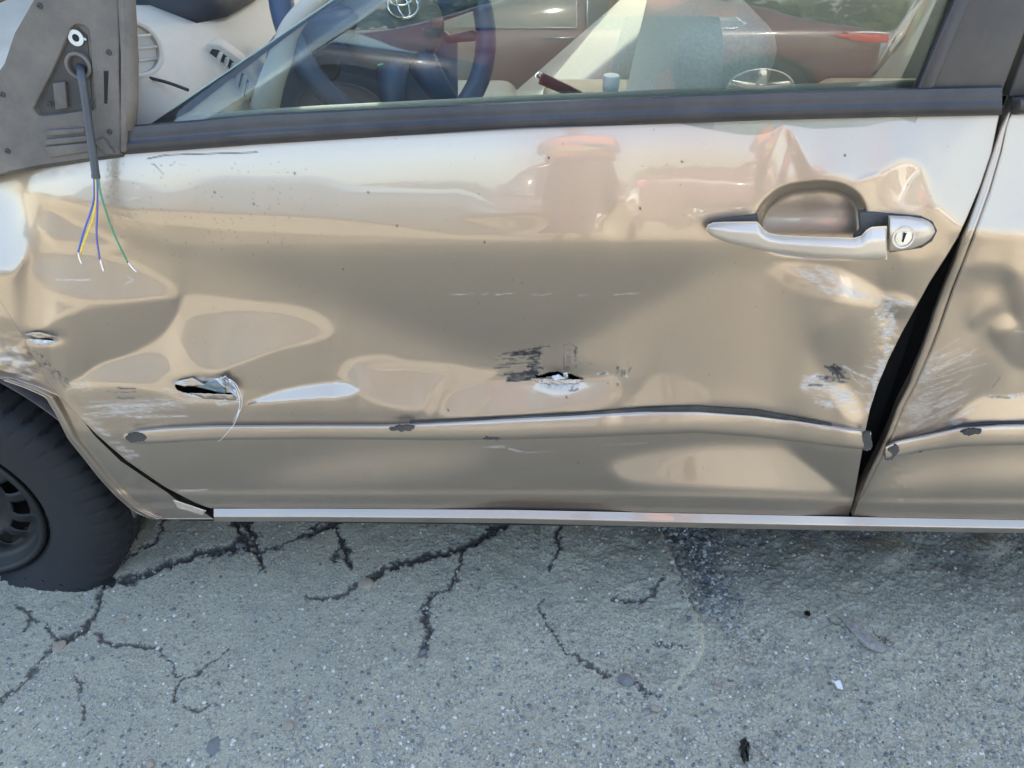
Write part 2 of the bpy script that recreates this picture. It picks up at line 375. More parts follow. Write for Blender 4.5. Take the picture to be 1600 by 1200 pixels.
# ------------------------------------------------------------------ materials
def paint_material(name, colr=(0.435, 0.352, 0.274), attr=True):
    m, n, l, b = mat_new(name)
    b.inputs['Metallic'].default_value = 0.9; b.inputs['Roughness'].default_value = 0.40
    b.inputs['Coat Weight'].default_value = 1.0; b.inputs['Coat Roughness'].default_value = 0.012; b.inputs['Coat IOR'].default_value = 1.55
    tc = n.new('ShaderNodeTexCoord')
    fl = n.new('ShaderNodeTexNoise'); fl.inputs['Scale'].default_value = 1500; fl.inputs['Detail'].default_value = 2
    l.new(tc.outputs['Object'], fl.inputs['Vector'])
    fr = n.new('ShaderNodeMapRange'); fr.inputs[3].default_value = 0.88; fr.inputs[4].default_value = 1.12; l.new(fl.outputs[0], fr.inputs[0])
    mx = n.new('ShaderNodeMix'); mx.data_type = 'RGBA'; mx.blend_type = 'MULTIPLY'; mx.inputs[0].default_value = 1
    mx.inputs['A'].default_value = (*colr, 1); l.new(fr.outputs[0], mx.inputs['B']); cur = mx.outputs['Result']
    # thin road dust
    du = n.new('ShaderNodeTexNoise'); du.inputs['Scale'].default_value = 6; du.inputs['Detail'].default_value = 10; du.inputs['Roughness'].default_value = 0.72
    l.new(tc.outputs['Object'], du.inputs['Vector'])
    dr = n.new('ShaderNodeMapRange'); dr.inputs[1].default_value = 0.35; dr.inputs[2].default_value = 0.8; dr.inputs[4].default_value = 0.16; l.new(du.outputs[0], dr.inputs[0])
    dm = n.new('ShaderNodeMix'); dm.data_type = 'RGBA'; l.new(dr.outputs[0], dm.inputs[0]); l.new(cur, dm.inputs['A']); dm.inputs['B'].default_value = (0.36, 0.31, 0.25, 1); cur = dm.outputs['Result']
    cr = n.new('ShaderNodeMapRange'); cr.inputs[1].default_value = 0.4; cr.inputs[2].default_value = 0.75; cr.inputs[3].default_value = 0.008; cr.inputs[4].default_value = 0.03
    l.new(du.outputs[0], cr.inputs[0]); l.new(cr.outputs[0], b.inputs['Coat Roughness'])
    # dirt specks
    sp = n.new('ShaderNodeTexVoronoi'); sp.inputs['Scale'].default_value = 55; l.new(tc.outputs['Object'], sp.inputs['Vector'])
    sr = n.new('ShaderNodeMapRange'); sr.inputs[1].default_value = 0.05; sr.inputs[2].default_value = 0.02; sr.inputs[3].default_value = 0; sr.inputs[4].default_value = 1
    l.new(sp.outputs['Distance'], sr.inputs[0])
    sc = n.new('ShaderNodeSeparateColor'); l.new(sp.outputs['Color'], sc.inputs[0])
    gt = n.new('ShaderNodeMath'); gt.operation = 'GREATER_THAN'; gt.inputs[1].default_value = 0.90; l.new(sc.outputs[0], gt.inputs[0])
    ml = n.new('ShaderNodeMath'); ml.operation = 'MULTIPLY'; l.new(gt.outputs[0], ml.inputs[0]); l.new(sr.outputs[0], ml.inputs[1])
    sm = n.new('ShaderNodeMix'); sm.data_type = 'RGBA'; l.new(ml.outputs[0], sm.inputs[0]); l.new(cur, sm.inputs['A']); sm.inputs['B'].default_value = (0.05, 0.04, 0.03, 1); cur = sm.outputs['Result']
    if attr:
        def at_(nm):
            a = n.new('ShaderNodeAttribute'); a.attribute_name = nm; return a.outputs['Fac']
        A, D, S = at_('scuff'), at_('black'), at_('soil')
        gn = n.new('ShaderNodeTexNoise'); gn.inputs['Scale'].default_value = 260; gn.inputs['Detail'].default_value = 5; gn.inputs['Roughness'].default_value = .7
        mp = n.new('ShaderNodeMapping'); mp.inputs['Scale'].default_value = (.35, 1, 1.6); mp.inputs['Rotation'].default_value = (0, R(12), 0); l.new(tc.outputs['Object'], mp.inputs[0]); l.new(mp.outputs[0], gn.inputs['Vector'])
        gr = n.new('ShaderNodeMapRange'); gr.inputs[1].default_value = .38; gr.inputs[2].default_value = .6; gr.inputs[3].default_value = .12; gr.inputs[4].default_value = .95; l.new(gn.outputs[0], gr.inputs[0])
        am = n.new('ShaderNodeMath'); am.operation = 'MULTIPLY'; l.new(A, am.inputs[0]); l.new(gr.outputs[0], am.inputs[1]); A = am.outputs[0]
        for fac, colr2 in ((S, (0.16, 0.12, 0.085, 1)), (A, (0.60, 0.585, 0.58, 1)), (D, (0.018, 0.018, 0.02, 1))):
            q = n.new('ShaderNodeMix'); q.data_type = 'RGBA'; l.new(fac, q.inputs[0]); l.new(cur, q.inputs['A']); q.inputs['B'].default_value = colr2; cur = q.outputs['Result']
        ad = n.new('ShaderNodeMath'); ad.operation = 'MAXIMUM'; l.new(A, ad.inputs[0]); l.new(D, ad.inputs[1])
        a2 = n.new('ShaderNodeMath'); a2.operation = 'MAXIMUM'; l.new(ad.outputs[0], a2.inputs[0]); l.new(S, a2.inputs[1])
        def inv(hi, lo, sock):
            r = n.new('ShaderNodeMapRange'); r.inputs[3].default_value = hi; r.inputs[4].default_value = lo; l.new(a2.outputs[0], r.inputs[0]); l.new(r.outputs[0], sock)
        inv(1.0, 0.05, b.inputs['Coat Weight']); inv(0.9, 0.0, b.inputs['Metallic']); inv(0.40, 0.7, b.inputs['Roughness'])
        bp = n.new('ShaderNodeBump'); bp.inputs['Strength'].default_value = 0.5; bp.inputs['Distance'].default_value = 0.0006; bp.invert = True
        l.new(ad.outputs[0], bp.inputs['Height']); l.new(bp.outputs[0], b.inputs['Normal'])
    l.new(cur, b.inputs['Base Color'])
    return m

M = {}
M['paint'] = paint_material('beige_metallic_paint')
M['paint_plain'] = paint_material('beige_metallic_paint_plain', attr=False)
M['handle'] = simple('silver_beige_handle', (0.62, 0.535, 0.44), rough=0.5, metal=0.6, coat=0.35)
M['black_trim'] = simple('black_window_trim', (0.022, 0.023, 0.030), rough=0.40, bump=0.12, bscale=900, dust=0.12)
M['pillar'] = simple('satin_black_pillar', (0.035, 0.032, 0.032), rough=0.36, bump=0.25, bscale=1800, dust=0.10)
M['rubber'] = simple('black_rubber', (0.02, 0.02, 0.021), rough=0.7, bump=0.2, dust=0.25)
M['dusty_plastic'] = simple('dusty_black_plastic', (0.085, 0.078, 0.070), rough=0.75, bump=0.3, bscale=700, dust=0.75, dcol=(0.22, 0.185, 0.15))
M['dark_plastic'] = simple('dark_plastic', (0.03, 0.028, 0.026), rough=0.6, dust=0.45, dcol=(0.12, 0.10, 0.08))
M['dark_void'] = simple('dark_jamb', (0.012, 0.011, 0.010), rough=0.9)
M['raw'] = simple('torn_bare_metal', (0.55, 0.57, 0.60), rough=0.28, metal=1.0, bump=0.6, bscale=400, noise=0.3)
M['primer'] = simple('chipped_primer', (0.55, 0.55, 0.56), rough=0.6, bump=0.5, bscale=900, noise=0.3, nscale=300)
M['steel'] = simple('black_steel_wheel', (0.008, 0.010, 0.011), rough=0.42, dust=0.35, dcol=(0.022, 0.024, 0.023))
M['zinc'] = simple('pale_zinc', (0.55, 0.55, 0.53), rough=0.45, metal=0.6)
M['tyre'] = simple('tyre_rubber', (0.010, 0.0112, 0.013), rough=0.72, bump=0.35, bscale=500, dust=0.25, dcol=(0.035, 0.036, 0.037))
M['cable'] = simple('grey_cable_sheath', (0.05, 0.058, 0.07), rough=0.42)
M['wire_blue'] = simple('blue_wire', (0.05, 0.10, 0.40), rough=0.4); M['wire_violet'] = simple('violet_wire', (0.10, 0.09, 0.30), rough=0.4)
M['wire_yellow'] = simple('yellow_wire', (0.75, 0.52, 0.04), rough=0.4); M['wire_green'] = simple('green_wire', (0.05, 0.22, 0.11), rough=0.4)
M['copper'] = simple('tinned_strands', (0.75, 0.73, 0.70), rough=0.35, metal=0.8)
M['lock'] = simple('brushed_lock', (0.55, 0.53, 0.48), rough=0.35, metal=0.9)
M['dash'] = simple('grey_dash_plastic', (0.56, 0.54, 0.48), rough=0.7, bump=0.3, bscale=900, dust=0.2)
M['dash_dark'] = simple('dark_dash_plastic', (0.035, 0.04, 0.05), rough=0.55, bump=0.25, bscale=900)
M['leather'] = simple('dark_wheel_leather', (0.06, 0.09, 0.15), rough=0.38, bump=0.3, bscale=500)
M['knee'] = simple('charcoal_panel', (0.085, 0.14, 0.24), rough=0.5, bump=0.2, bscale=600, dust=0.25)
M['cloth'] = simple('beige_seat_cloth', (0.72, 0.66, 0.56), rough=0.95, bump=0.5, bscale=900, noise=0.12, nscale=200)
M['cloth_dark'] = simple('taupe_seat_cloth', (0.20, 0.17, 0.14), rough=0.95, bump=0.5, bscale=900)
M['card'] = simple('grey_green_door_card', (0.26, 0.28, 0.25), rough=0.7, bump=0.2)
M['carpet'] = simple('dark_carpet', (0.05, 0.048, 0.045), rough=1.0, bump=0.6, bscale=600)
M['white_plastic'] = simple('white_plastic', (0.78, 0.80, 0.82), rough=0.4)
M['chrome'] = simple('chrome', (0.8, 0.8, 0.82), rough=0.12, metal=1.0)
M['red_paint'] = simple('dark_red_paint', (0.095, 0.009, 0.017), rough=0.35, metal=0.0, coat=1.0)
M['navy_paint'] = simple('dark_navy_paint', (0.010, 0.018, 0.045), rough=0.35, metal=0.0, coat=1.0)
M['white_paint'] = simple('white_paint', (0.72, 0.72, 0.70), rough=0.35, coat=1.0)
M['tail_red'] = simple('red_tail_lens', (0.55, 0.01, 0.015), rough=0.1, coat=1.0)
M['tail_clear'] = simple('clear_tail_lens', (0.75, 0.75, 0.78), rough=0.08, coat=1.0)
M['orange'] = simple('orange_vest', (0.75, 0.24, 0.10), rough=0.9, bump=0.3); M['lime'] = simple('lime_band', (0.42, 0.62, 0.08), rough=0.8)
M['jeans'] = simple('grey_blue_jeans', (0.055, 0.065, 0.082), rough=0.95, noise=0.2); M['skin'] = simple('skin', (0.42, 0.25, 0.17), rough=0.5)
M['hair'] = simple('dark_hair', (0.03, 0.022, 0.018), rough=0.6); M['boot'] = simple('brown_boot', (0.08, 0.05, 0.03), rough=0.6)
M['stone'] = simple('grey_stone', (0.30, 0.28, 0.25), rough=0.95, noise=0.35, nscale=120, bump=0.6, bscale=260)
M['stone_warm'] = simple('tan_stone', (0.36, 0.31, 0.24), rough=0.95, noise=0.3, nscale=120, bump=0.6, bscale=260)
M['stone_blue'] = simple('blue_grey_stone', (0.20, 0.205, 0.20), rough=0.9, noise=0.3, nscale=120, bump=0.6, bscale=260)
M['shard'] = simple('white_shard', (0.75, 0.75, 0.73), rough=0.5)
M['debris'] = simple('dark_crumpled_debris', (0.025, 0.022, 0.02), rough=0.8, bump=0.8)
M['wood'] = simple('weathered_wood', (0.27, 0.25, 0.22), rough=0.95, noise=0.4, nscale=90, bump=0.7)
M['leaf'] = simple('tree_foliage', (0.045, 0.07, 0.03), rough=0.9, noise=0.4, nscale=0.7)

def glass_material(name, tint, ior=1.5, rough=0.0):
    m, n, l, b = mat_new(name); n.remove(b)
    out = n['Material Output']; t = n.new('ShaderNodeBsdfTransparent'); t.inputs[0].default_value = (*tint, 1)
    g = n.new('ShaderNodeBsdfGlossy'); g.inputs['Roughness'].default_value = rough; g.inputs['Color'].default_value = (1, 1, 1, 1)
    f = n.new('ShaderNodeFresnel'); f.inputs[0].default_value = ior
    k = n.new('ShaderNodeMath'); k.operation = 'MULTIPLY'; k.inputs[1].default_value = 1.25; k.use_clamp = True; l.new(f.outputs[0], k.inputs[0])
    x = n.new('ShaderNodeMixShader'); l.new(k.outputs[0], x.inputs[0]); l.new(t.outputs[0], x.inputs[1]); l.new(g.outputs[0], x.inputs[2]); l.new(x.outputs[0], out.inputs[0])
    return m
M['glass'] = glass_material('green_tinted_glass', (0.82, 0.88, 0.86)); M['screen'] = glass_material('windscreen_glass', (0.94, 0.97, 0.95))

# ------------------------------------------------------------------ ground
CR = []    # cracks in photograph pixels: (width px, depth m, points)
def crack(w, d, *pts): CR.append((w, d, np.array(pts, float)))
crack(13, .012, (165, 880), (172, 905), (200, 905), (240, 889), (290, 871), (345, 858), (376, 848), (392, 828), (385, 806))
crack(22, .014, (366, 806), (380, 835), (394, 850)); crack(16, .012, (350, 860), (380, 850), (402, 866)); crack(12, .010, (378, 842), (404, 852), (406, 880)); crack(14, .012, (500, 826), (524, 812), (545, 806)); crack(15, .012, (536, 846), (541, 862)); crack(15, .010, (166, 892), (176, 906), (196, 906)); crack(18, .012, (735, 848), (770, 828), (800, 812)); crack(9, .010, (376, 806), (398, 830), (405, 866), (408, 886))
crack(6, .006, (408, 862), (460, 845), (486, 832)); crack(11, .012, (486, 832), (512, 822), (540, 806)); crack(11, .012, (522, 815), (538, 846), (541, 866), (546, 880)); crack(8, .008, (534, 858), (524, 874))
crack(10, .009, (165, 906), (152, 944), (145, 968)); crack(12, .010, (145, 968), (128, 988), (92, 1003)); crack(7, .007, (82, 1012), (60, 1040), (30, 1074), (0, 1096), (-40, 1120))
crack(6, .006, (88, 1000), (80, 985), (72, 975)); crack(5, .006, (172, 880), (200, 866), (243, 846), (258, 812))
crack(9, .006, (25, 950), (45, 962), (57, 974)); crack(5, .004, (45, 968), (36, 988))
crack(7, .007, (155, 990), (180, 1006), (200, 1008), (246, 1013)); crack(4, .005, (246, 1013), (262, 1032), (280, 1056)); crack(8, .007, (288, 1062), (272, 1084), (271, 1100)); crack(5, .005, (288, 1060), (310, 1050), (334, 1030)); crack(3, .003, (334, 1030), (356, 1018))
crack(4, .005, (112, 1052), (125, 1070), (128, 1100), (134, 1126)); crack(5, .005, (284, 1102), (300, 1110), (316, 1114)); crack(4, .003, (316, 1112), (340, 1100))
crack(7, .006, (484, 934), (510, 932), (545, 924), (560, 912)); crack(12, .012, (575, 905), (600, 890), (640, 875), (690, 862), (725, 852)); crack(16, .013, (725, 852), (750, 838), (790, 815))
crack(8, .008, (728, 852), (715, 888), (712, 908), (690, 924), (668, 938)); crack(12, .009, (668, 938), (660, 960), (672, 985), (668, 1010), (658, 1026))
crack(7, .010, (885, 812), (868, 840), (872, 862), (862, 892)); crack(4, .006, (846, 935), (840, 945), (850, 965), (866, 990), (880, 1018), (915, 1036), (945, 1060)); crack(6, .008, (918, 1042), (942, 1058), (956, 1054))
crack(5, .007, (985, 1064), (1010, 1082), (1030, 1092)); crack(3, .004, (1020, 1002), (1045, 1010), (1074, 1018)); crack(8, .007, (960, 942), (1000, 940), (1018, 930), (1036, 906))
crack(3, .006, (1284, 952), (1310, 975), (1340, 998), (1356, 1014)); crack(2.5, .004, (1366, 992), (1394, 1012))


def grow(lo, hi, n, far, s0):
    r = np.cumsum(s0 * (far / s0) ** (np.arange(n) / (n - 1))); r = r * far / r[-1]
    return lo - r[::-1], hi + r
lx, hx = grow(-1.32, 1.08, 26, 300, 0.01); ly, hy = grow(-0.42, 0.36, 26, 300, 0.01)
gxs = np.r_[lx, np.arange(-1.32, 1.0801, 0.0024), hx]; gys = np.r_[ly, np.arange(-0.42, 0.3601, 0.0025), hy]
GXX, GYY = np.meshgrid(gxs, gys)
NEAR = (GXX > -1.33) & (GXX < 1.09) & (GYY > -0.43) & (GYY < 0.37)
def proj_ground(x, y):
    d0 = x - CAM[0]; d1 = y - CAM[1]; d2 = -CAM[2]
    xr = d0 * _cy + d1 * _sy; fw = -d0 * _sy + d1 * _cy
    zc = fw * _cp - d2 * _sp; yc = fw * _sp + d2 * _cp
    zc = np.where(zc < 0.05, 0.05, zc)
    return 800 + FPX * xr / zc, 600 - FPX * yc / zc
QX, QY = proj_ground(GXX, GYY)
wob = 24 * fbm(GXX * 46, GYY * 46, 3, 4, .78); wob2 = 24 * fbm(GXX * 46 + 40, GYY * 46 + 9, 31, 4, .78)
H = np.where(NEAR, 0.0, 0.0); CRK = np.zeros_like(H); DEEP = np.zeros_like(H); sel = NEAR & (QX > -250) & (QX < 1850) & (QY > 700) & (QY < 1400)
sx, sy = (QX + wob)[sel], (QY + wob2)[sel]; hh = np.zeros(sx.shape); ck = np.zeros(sx.shape); dp_ = np.zeros(sx.shape)
rag = 0.30 + .95 * vnoise(GXX[sel] * 60, GYY[sel] * 60, 77) + .45 * vnoise(GXX[sel] * 190, GYY[sel] * 190, 78)
for w, d, pts in CR:
    pts = pts + 0.0; best = np.full(sx.shape, 1e9)
    bb = (sx > pts[:, 0].min() - 40) & (sx < pts[:, 0].max() + 40) & (sy > pts[:, 1].min() - 40) & (sy < pts[:, 1].max() + 40)
    if not bb.any(): continue
    bs = best[bb]
    for i in range(len(pts) - 1):
        dd, _ = seg_dist(sx[bb], sy[bb], pts[i], pts[i + 1]); bs = np.minimum(bs, dd)
    ww = w * .33 * rag[bb]; k = np.clip(1.5 - bs / ww, 0, 1); k2 = np.clip(1 - bs / (ww * 2.2 + 2), 0, 1)
    hh[bb] = np.minimum(hh[bb], -d * 0.62 * k); ck[bb] = np.maximum(ck[bb], k2); dp_[bb] = np.maximum(dp_[bb], k2 * np.clip((w - 6) / 7, 0, 1))
H[sel] = hh; CRK[sel] = ck; DEEP[sel] = dp_
# the asphalt patch: a low lip that ends along a broken edge on the right, with loose dark grit beyond it
edge = np.interp(QY, [780, 820, 860, 900, 940, 975, 1020, 1070, 1100], [1018, 1030, 1046, 1060, 1076, 1096, 1098, 1060, 1035]) + 5 * fbm(GXX * 40, GYY * 40, 9, 3)
lip = 1 / (1 + np.exp(np.clip((QX - edge) / 1.3, -40, 40))) * NEAR * (QY < 1105); lip0 = NEAR * (QX > 845) * np.clip((QX - 845 - .35 * (QY - 900)) / 40, 0, 1)
H += 0.011 * lip * np.clip((1150 - QY) / 80, 0, 1) * np.clip(lip0, 0, 1)
GRIT = np.clip(1 - np.abs(QX - edge - 38) / 55, 0, 1) * (QX > edge) * np.clip((985 - QY) / 60, 0, 1) * NEAR
dirt = np.clip((1.0 - (QY - 815) / np.interp(QX, [800, 1100, 1300, 1600, 1700], [20, 130, 170, 210, 220])), 0, 1) * np.clip((QX - 780) / 260, 0, 1) * NEAR
dirt = np.clip(dirt * (0.75 + 1.6 * fbm(GXX * 9, GYY * 9, 5, 4)), 0, 1)
rough = 0.6 + 0.8 * np.clip((QX - 400) / 800, 0, 1)
H += NEAR * ((0.010 * fbm(GXX * 5, GYY * 5, 41, 4) + 0.0062 * rough * fbm(GXX * 42, GYY * 42, 51, 3, .6) + 0.0042 * rough * (np.abs(fbm(GXX * 105, GYY * 105, 61, 3, .7)) * 2 - .4)))
H += -0.006 * GRIT + 0.008 * GRIT * (vnoise(GXX * 130, GYY * 130, 88) - .4)
# raised bits along the dirty strip on the right
for cx, cy, rr, hz in ((1390, 868, 20, .016), (1545, 858, 16, .014), (1258, 872, 14, .010), (1010, 1022, 30, -.012), (1000, 940, 14, -.006), (1345, 985, 16, .006), (880, 850, 40, .008), (820, 1080, 40, -.006)):
    H += NEAR * hz * np.exp(-((QX - cx) ** 2 + ((QY - cy) * 1.2) ** 2) / (2 * rr * rr))
H = np.where(NEAR, H, -0.0)
gv = np.stack([GXX, GYY, H], -1).reshape(-1, 3); nyy, nxx = GXX.shape
idx = np.arange(nyy * nxx).reshape(nyy, nxx)
gf = np.stack([idx[:-1, :-1], idx[:-1, 1:], idx[1:, 1:], idx[1:, :-1]], -1).reshape(-1, 4)

def np_mesh(name, v, f, mat=None, parent=None, attrs=None, smooth=True):
    me = bpy.data.meshes.new(name); nv, nf = len(v), len(f)
    me.vertices.add(nv); me.vertices.foreach_set('co', np.ascontiguousarray(v, np.float32).ravel())
    me.loops.add(nf * 4); me.loops.foreach_set('vertex_index', np.ascontiguousarray(f, np.int32).ravel())
    me.polygons.add(nf); me.polygons.foreach_set('loop_start', np.arange(0, nf * 4, 4, dtype=np.int32)); me.polygons.foreach_set('loop_total', np.full(nf, 4, np.int32))
    if smooth: me.polygons.foreach_set('use_smooth', np.ones(nf, bool))
    for k, a in (attrs or {}).items():
        t = me.attributes.new(k, 'FLOAT', 'POINT'); t.data.foreach_set('value', np.ascontiguousarray(a, np.float32).ravel())
    me.update(calc_edges=True); me.validate()
    return link(name, me, mat, parent)

def ground_material():
    m, n, l, b = mat_new('dusty_cracked_asphalt'); tc = n.new('ShaderNodeTexCoord'); V = tc.outputs['Object']
    def noise(s, d=6, r=.6):
        t = n.new('ShaderNodeTexNoise'); t.inputs['Scale'].default_value = s; t.inputs['Detail'].default_value = d; t.inputs['Roughness'].default_value = r; l.new(V, t.inputs['Vector']); return t.outputs[0]
    def rng_(s, a, c, lo=0., hi=1.):
        r = n.new('ShaderNodeMapRange'); r.inputs[1].default_value = a; r.inputs[2].default_value = c; r.inputs[3].default_value = lo; r.inputs[4].default_value = hi; l.new(s, r.inputs[0]); return r.outputs[0]
    def mix(f, a, c, mode='MIX'):
        x = n.new('ShaderNodeMix'); x.data_type = 'RGBA'; x.blend_type = mode
        if isinstance(f, (int, float)): x.inputs[0].default_value = f
        else: l.new(f, x.inputs[0])
        for s, v in (('A', a), ('B', c)):
            if isinstance(v, tuple): x.inputs[s].default_value = (*v, 1)
            else: l.new(v, x.inputs[s])
        return x.outputs['Result']
    def attr(nm):
        a = n.new('ShaderNodeAttribute'); a.attribute_name = nm; return a.outputs['Fac']
    patch = rng_(noise(7, 6, .7), .38, .66)
    c = mix(rng_(noise(4, 8, .7), .35, .65), (0.425, 0.405, 0.305), (0.54, 0.51, 0.375))
    c = mix(rng_(noise(1.8, 5), .42, .68, 0, .7), c, (0.54, 0.49, 0.36))
    c = mix(rng_(noise(23, 6, .75), .52, .75, 0, .45), c, (0.25, 0.255, 0.25))
    g1 = n.new('ShaderNodeMath'); g1.operation = 'MULTIPLY'; l.new(rng_(noise(210, 6, .85), .47, .60, 0, 1), g1.inputs[0]); l.new(rng_(patch, 0, 1, .35, .95), g1.inputs[1])
    c = mix(g1.outputs[0], c, (0.135, 0.142, 0.135))
    g2 = n.new('ShaderNodeMath'); g2.operation = 'MULTIPLY'; l.new(rng_(noise(300, 5, .85), .56, .68, 0, 1), g2.inputs[0]); l.new(rng_(patch, 0, 1, .5, .95), g2.inputs[1])
    c = mix(g2.outputs[0], c, (0.66, 0.65, 0.58))
    v = n.new('ShaderNodeTexVoronoi'); v.inputs['Scale'].default_value = 150; l.new(V, v.inputs['Vector'])
    sc = n.new('ShaderNodeSeparateColor'); l.new(v.outputs['Color'], sc.inputs[0])
    pick = n.new('ShaderNodeMath'); pick.operation = 'GREATER_THAN'; pick.inputs[1].default_value = .95; l.new(sc.outputs[0], pick.inputs[0])
    near = rng_(v.outputs['Distance'], .34, .22); pk = n.new('ShaderNodeMath'); pk.operation = 'MULTIPLY'; l.new(pick.outputs[0], pk.inputs[0]); l.new(near, pk.inputs[1])
    agg = n.new('ShaderNodeValToRGB'); l.new(sc.outputs[1], agg.inputs[0])
    e = agg.color_ramp.elements; e[0].color = (0.20, 0.22, 0.26, 1); e[1].color = (0.62, 0.60, 0.55, 1); x = e.new(.4); x.color = (0.34, 0.34, 0.34, 1); x = e.new(.8); x.color = (0.50, 0.43, 0.36, 1)
    c = mix(pk.outputs[0], c, agg.outputs[0])
    dm = n.new('ShaderNodeMath'); dm.operation = 'MULTIPLY'; l.new(attr('soil'), dm.inputs[0]); l.new(rng_(noise(40, 6, .7), .25, .6, .5, 1), dm.inputs[1])
    c = mix(dm.outputs[0], c, (0.13, 0.128, 0.115))
    ca = n.new('ShaderNodeMath'); ca.operation = 'ADD'; l.new(attr('crack'), ca.inputs[0]); l.new(rng_(noise(300, 5, .85), .3, .7, -.36, .36), ca.inputs[1])
    c = mix(rng_(ca.outputs[0], .25, .55, 0, .55), c, (0.20, 0.19, 0.165))
    c = mix(rng_(ca.outputs[0], .55, .75, 0, .85), c, (0.115, 0.105, 0.092))
    cd = n.new('ShaderNodeMath'); cd.operation = 'ADD'; l.new(attr('deep'), cd.inputs[0]); l.new(rng_(noise(260, 5, .85), .3, .7, -.32, .32), cd.inputs[1])
    c = mix(rng_(cd.outputs[0], .46, .74, 0, .95), c, (0.095, 0.087, 0.074))
    l.new(c, b.inputs['Base Color']); b.inputs['Roughness'].default_value = .92; b.inputs['Specular IOR Level'].default_value = .3
    h = n.new('ShaderNodeMath'); h.operation = 'ADD'; l.new(noise(180, 8, .75), h.inputs[0]); l.new(pk.outputs[0], h.inputs[1])
    bp = n.new('ShaderNodeBump'); bp.inputs['Strength'].default_value = .9; bp.inputs['Distance'].default_value = .005; l.new(h.outputs[0], bp.inputs['Height']); l.new(bp.outputs[0], b.inputs['Normal'])
    return m
M['ground'] = ground_material()
ground = np_mesh('ground', gv, gf, M['ground'], None, {'crack': CRK, 'deep': DEEP, 'soil': np.clip(dirt + .8 * GRIT, 0, 1)})
tag(ground, kind='structure')

def hz_at(x, y):
    i = np.clip(np.searchsorted(gys, y), 0, nyy - 1); j = np.clip(np.searchsorted(gxs, x), 0, nxx - 1); return H[i, j]

def stone_mesh(name, seed, sub=2):
    bm = bmesh.new(); bmesh.ops.create_icosphere(bm, subdivisions=sub, radius=1.0); r = random.Random(seed)
    ns = [(Vector((r.uniform(-1, 1), r.uniform(-1, 1), r.uniform(-1, 1))).normalized(), r.uniform(.62, .92)) for _ in range(9)]
    for v in bm.verts:
        for nrm, dd in ns:
            k = v.co.dot(nrm) - dd
            if k > 0: v.co -= nrm * k * .9
        v.co *= 1 + r.uniform(-.03, .03)
    me = bpy.data.meshes.new(name); bm.to_mesh(me); bm.free(); me.polygons.foreach_set('use_smooth', [True] * len(me.polygons)); me.set_sharp_from_angle(angle=R(28))
    return me
# ------------------------------------------------------------------ the damaged car: door skins
def bspline(F, px, py):
    u = (np.asarray(px, float) - GX0) / GS; v = (np.asarray(py, float) - GY0) / GS
    u = np.clip(u, 1, F.shape[1] - 3); v = np.clip(v, 1, F.shape[0] - 3)
    i = np.floor(u).astype(int); j = np.floor(v).astype(int); a = u - i; b = v - j
    w = lambda t: ((1 - t) ** 3 / 6, (3 * t ** 3 - 6 * t * t + 4) / 6, (-3 * t ** 3 + 3 * t * t + 3 * t + 1) / 6, t ** 3 / 6)
    wa, wb = w(a), w(b); s = 0
    for q in range(4):
        for p in range(4): s = s + wb[q] * wa[p] * F[j + q - 1, i + p - 1]
    return s

# handle bowl, pressed into the skin
BOWL = smooth_path([(1184, 350), (1196, 322), (1222, 300), (1262, 291), (1306, 292), (1334, 306), (1347, 330), (1346, 372), (1330, 396), (1230, 392), (1192, 376)], 140, True)
bm_ = gauss(in_poly(PX, PY, BOWL).astype(float), 4.0 / GS)
BOWLF = bm_ * 0.030 * np.interp(PY, [280, 300, 340, 380, 400], [1, 1, .95, .84, .78])
YD = YF + BOWLF
# local tears: the sheet sinks towards them
for cx, cy, rx, ry, dp in ((318, 606, 46, 14, .007), (872, 586, 46, 14, .0035), (66, 528, 26, 9, .006)):
    YD = YD + dp * np.exp(-(((PX - cx) / rx) ** 2 + ((PY - cy) / ry) ** 2))
# crinkled scrape ridges
YD = YD + 0.0016 * np.exp(-((PX - 1380 - .1 * (PY - 480)) / 16) ** 2) * np.clip((PY - 450) / 40, 0, 1) * fbm(PX / 9, PY / 7, 22, 3)
def bilin(F, px, py):
    u = np.clip((np.asarray(px, float) - GX0) / GS, 0, F.shape[1] - 2); v = np.clip((np.asarray(py, float) - GY0) / GS, 0, F.shape[0] - 2)
    i = np.floor(u).astype(int); j = np.floor(v).astype(int); a = u - i; b = v - j
    return (F[j, i] * (1 - a) + F[j, i + 1] * a) * (1 - b) + (F[j + 1, i] * (1 - a) + F[j + 1, i + 1] * a) * b
ysurf = lambda px, py: bspline(YD, px, py)
ysmooth = lambda px, py: bspline(YF, px, py)

